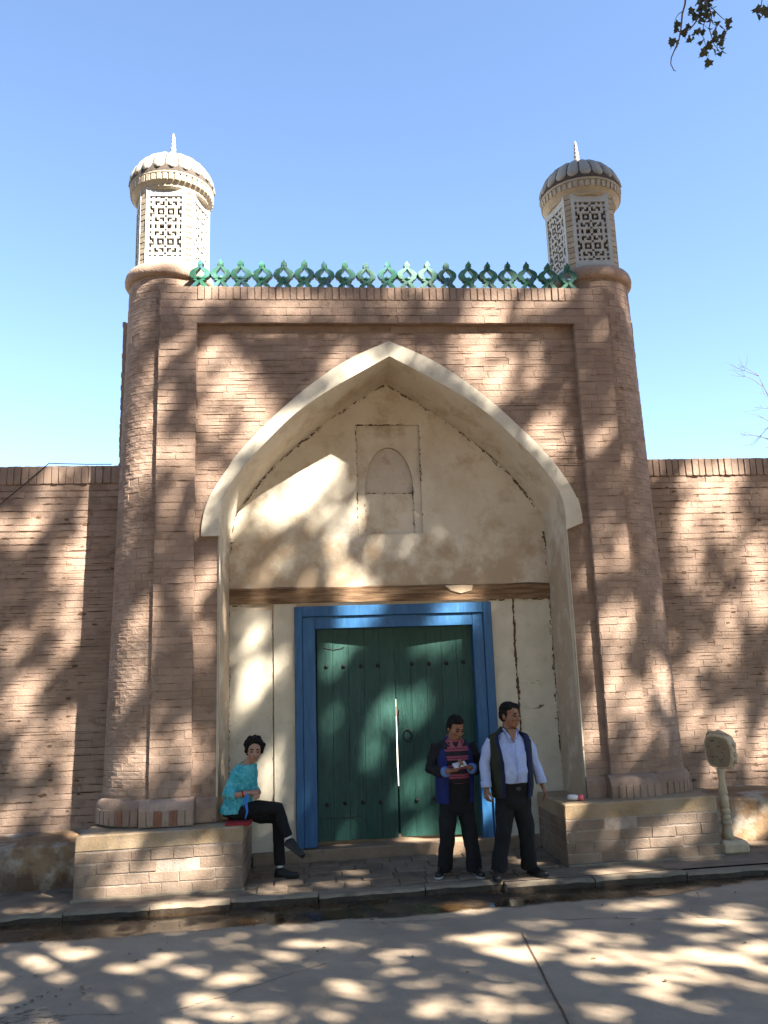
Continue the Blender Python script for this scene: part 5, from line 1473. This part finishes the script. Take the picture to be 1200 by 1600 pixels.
hair(T, pp, [((0, .026, .056), (.085, .092, .080)), ((0, .06, .01), (.078, .058, .085)), ((-.01, -.03, .09), (.066, .055, .034)), ((-.074, .015, .02), (.015, .034, .048)), ((.074, .015, .02), (.015, .03, .048))], .007)
t = MB(); torso(t, T_([(0, 0, .60, .09, .08, 0), (0, 0, .66, .155, .11, 0)] + tor[1:], g, .016, .016, .50, .93)); tl = [.100, .092, .084, .080, .082]
for a in (LL, LR): t.tube(a[:-1] + [a[-1] + Vector((0, 0, -.045))], tl, 14)
fuse(t, 'trousers', M['black_cloth'], pp, .0085, 2, .014, 9, (1, 1, .8))
t = MB(); torso(t, T_(tor, g, .012, .014, .90, 1.37)); fuse(t, 'polo_shirt', M['polo'], pp, .0075, 3, .005, 10)
po = [o for o in pp.children if o.name.startswith('polo_shirt')][0]
for s_ in (-1, 1):
    t = MB(); P_ = [g(s_ * .01, -.118, 1.285), g(s_ * .05, -.118, 1.275), g(s_ * .095, -.082, 1.335), g(s_ * .082, -.01, 1.395), g(s_ * .064, .0, 1.41), g(s_ * .060, -.075, 1.375)]
    n_ = Vector((s_ * .3, -1, .4)).normalized() * .007
    t.add([p - n_ for p in P_] + [p + n_ for p in P_], [(0, 1, 2, 3, 4, 5), (11, 10, 9, 8, 7, 6)] + [(i, (i + 1) % 6, 6 + (i + 1) % 6, 6 + i) for i in range(6)]); t.build('collar', M['rose'], po)
jr = [(-.005, .0, .72, .200, .150, 0), (-.005, .0, .82, .205, .155, 0), (-.005, -.005, .95, .205, .158, 0), (0, -.005, 1.07, .205, .155, 0), (0, .0, 1.18, .208, .140, 0), (0, .005, 1.26, .202, .120, 0), (0, .005, 1.32, .162, .100, 0), (0, .008, 1.355, .108, .086, 0), (0, .0, 1.395, .085, .08, 0)]
jk = open_shell(T_(jr, g), [(.52, .62), (.50, .62), (.48, .6), (.5, .58), (.54, .58), (.62, .64), (.78, .78), (1.0, 1.0), (1.05, 1.05)], .016, pp, 'jacket', [M['royal'], M['royal']], .1)
t = MB()
for a in (aL, aR): t.tube([a[0] + Vector((0, 0, .01)), a[1], a[2], a[2].lerp(a[3], .5), a[3].lerp(a[4], .35)], [.080, .074, .068, .060, .054], 14)
torso(t, T_([(0, .012, 1.20, .214, .128, 0), (0, .012, 1.27, .206, .118, 0), (0, .012, 1.33, .160, .096, 0), (0, .02, 1.352, .12, .075, 0)], g))
b2 = fuse(t, 'jacket_sleeves', M['black_cloth'], pp, .0085, 2, .013, 12)
for a in (aL, aR):
    t = MB(); d_ = (a[4] - a[3]).normalized(); p0 = a[3].lerp(a[4], .30)
    t.tube([p0, p0 + d_ * .01, p0 + d_ * .045, p0 + d_ * .05], [.050, .057, .054, .046], 16); t.build('cuff', M['cuff_blue'], jk, True)
for s_, x in ((-1, -.155), (1, .17)):
    shoe(pp, g(x, .11 if s_ < 0 else .02, 0) + Vector((0, 0, -.001)), (s_ * .35 if s_ < 0 else .12, -1, 0), 'sole')
ph = MB(); Tp = Matrix.Translation(g(-.005, -.262, 1.122)) @ Matrix.Rotation(math.radians(18), 4, 'Z') @ Matrix.Rotation(math.radians(35), 4, 'X') @ Matrix.Rotation(math.radians(-12), 4, 'Y')
ph.bbox(-.07, .07, -.036, .036, -.006, .006, .003); ph.v = [tuple(Tp @ Vector(p)) for p in ph.v]
tag(ph.build('phone', M['phone']), 'pale phone held in the hands of the man in the blue jacket', 'phone')

# ---- woman sitting on the left bench
rx, ry = -1.80, .10; rz = BZ + tz(-1.8)
pw = thing('person', 'woman in turquoise blouse and black trousers seated cross-legged on the left bench', 'person', (rx, ry, rz), 'people at the gate')
f_ = Vector((.80, -.60, 0)); rt_ = Vector((-.60, -.80, 0))
def w(x, y, z): return Vector((x, y, z))
T = headT(w(-1.645, .055, 1.300), math.radians(8), math.radians(4), math.radians(3), 1.06)
b = MB(); head(b, T)
tang = math.atan2(f_.y, f_.x) + math.pi / 2
tor = [(-1.83, .12, .62, .15, .12, tang), (-1.83, .12, .70, .142, .115, tang), (-1.82, .115, .80, .125, .105, tang), (-1.795, .105, .92, .125, .105, tang), (-1.765, .095, 1.03, .130, .100, tang), (-1.745, .09, 1.105, .115, .080, tang), (-1.725, .085, 1.155, .085, .065, tang), (-1.705, .08, 1.19, .050, .050, tang), (-1.675, .068, 1.24, .047, .048, tang)]
torso(b, tor)
sR = Vector((-1.745, .09, 1.09)) + rt_ * .125; sL = Vector((-1.745, .09, 1.09)) - rt_ * .115
aR = [sR, sR + Vector((-.055, -.01, -.12)), w(-1.915, -.075, .865), w(-1.79, -.125, .865), w(-1.675, -.125, .885)]
aL = [sL, sL + Vector((.0, .03, -.12)), w(-1.68, .22, .87), w(-1.60, .06, .86), w(-1.62, -.045, .875)]
for a in (aR, aL): b.tube([a[0].lerp(a[1], .3)] + a[1:], [.040, .040, .038, .033, .024], 12)
hand(b, aR[-1], Vector((1, .05, .02)), Vector((.0, .5, -1)), 1, .75, .9); hand(b, aL[-1], Vector((.1, -1, .05)), Vector((.2, 0, -1)), -1, .8, .9)
hipR, hipL = w(-1.86, .03, .665), w(-1.80, .18, .665)
kneeU, ankU = w(-1.375, .02, .69), w(-1.285, -.03, .405)       # crossed leg on top
kneeD, ankD = w(-1.40, .13, .56), w(-1.375, .09, .10)
legU = [hipR, hipR.lerp(kneeU, .55) + Vector((0, 0, .02)), kneeU, kneeU.lerp(ankU, .5) + Vector((-.012, 0, 0)), ankU]
legD = [hipL, hipL.lerp(kneeD, .55), kneeD, kneeD.lerp(ankD, .5), ankD]
for a in (legU, legD): b.tube(a, [.082, .070, .052, .045, .032], 12)
fuse(b, 'body', M['skin_light'], pw, .0056, 2); face_bits(T, pw)
rh = random.Random(8); bl = [((0, .028, .06), (.096, .098, .082)), ((0, .06, .0), (.088, .062, .085))]
for i in range(46):
    a = rh.uniform(0, 6.28); e_ = rh.uniform(-.25, 1.5); d_ = Vector((math.cos(a) * math.cos(e_), math.sin(a) * math.cos(e_), math.sin(e_)))
    p = Vector((0, .026, .05)) + Vector((d_.x * .088, d_.y * .094, d_.z * .082))
    if p.y < -.035 and p.z < .075: continue
    if p.y < .0 and p.z < -.02: continue
    bl.append((tuple(p), (rh.uniform(.018, .03),) * 3))
bl += [((x, -.048, .092), (.028, .026, .02)) for x in (-.05, -.02, .012, .045)] + [((s_ * .08, .0, .02), (.02, .03, .05)) for s_ in (-1, 1)]
hair(T, pw, bl, .010, .0065, 45)
t = MB(); torso(t, [(x, y, z, a + .014, bb + .014, q) for x, y, z, a, bb, q in tor[:2]])
for a in (legU, legD): t.tube(a[:-1] + [a[-1] + (a[-1] - a[-2]).normalized() * .0], [.088, .084, .068, .064, .056], 14)
fuse(t, 'trousers', M['dark_trousers'], pw, .008, 3, .008, 8)
t = MB(); torso(t, [(-1.835, .12, .655, .188, .165, tang), (-1.835, .12, .72, .178, .155, tang)] + [(x, y, z, a + .022, bb + .026, q) for x, y, z, a, bb, q in tor[2:7]])
for a, k in ((aR, .42), (aL, .4)): t.tube([a[0] + Vector((0, 0, .005)), a[1], a[2], a[2].lerp(a[3], k), a[2].lerp(a[3], k + .25)], [.060, .060, .062, .056, .050], 14)
bo = fuse(t, 'blouse', M['turquoise'], pw, .0075, 2, .012, 13, (1, 1, .7))
t = MB(); t.tube([w(-1.712, .083, 1.165) + Vector((math.cos(q) * .072, math.sin(q) * .066, .014 * math.sin(q - 1.0))) for q in [i * math.pi / 9 for i in range(19)]], .008, 7); t.build('neckline', M['turquoise'], bo, True)
t = MB(); c_ = aR[3].lerp(aR[4], .35); d_ = (aR[4] - aR[3]).normalized(); t.tube([c_ - d_ * .008, c_ + d_ * .008], [.036, .036], 14); t.build('bracelet', M['red_cloth'], pw, True)
for ank, up_, dd in ((ankU, (ankU - kneeU), Vector((.82, -.25, -.42))), (ankD, (ankD - kneeD), Vector((.95, -.25, 0)))):
    t = MB(); n_ = up_.normalized(); t.tube([ank - n_ * .05, ank + n_ * .025], [.040, .036], 12); t.build('sock', M['white_cloth'], pw, True)
shoe(pw, w(-1.42, .115, tz(-1.4) - .002), (.95, -.28, 0), 'shoe', .25)
d_ = Vector((.80, -.22, -.56)).normalized()
shoe(pw, ankU + Vector((-.035, .01, -.085)), d_, 'shoe', .24, 0, Vector((.5, 0, .8)).normalized())
t = MB(); Tm = Matrix.Translation((-1.775, -.06, rz + .012)); t.bbox(-1.93, -1.66, -.235, .16, rz - .004, rz + .018, .006, .006); tag(t.build('seat_mat', M['red_cloth']), 'thin red cloth mat under the seated woman on the left bench edge', 'mat')
t = MB(); t.tube([(-1.70, -.135, .90), (-1.705, -.165, .85), (-1.715, -.17, .78), (-1.70, -.172, .70), (-1.72, -.18, .63)], [(.012, .004), (.016, .004), (.018, .004), (.012, .004), (.005, .003)], 8)
t.tube([(-1.70, -.135, .89), (-1.73, -.16, .83), (-1.745, -.165, .78), (-1.74, -.165, .745)], [(.006, .003), (.010, .004), (.009, .004), (.004, .002)], 8)
tag(stuff(t.build('ribbon', M['ribbon'])) if False else t.build('ribbon', M['ribbon']), 'blue ribbon hanging from the hands of the seated woman', 'ribbon')
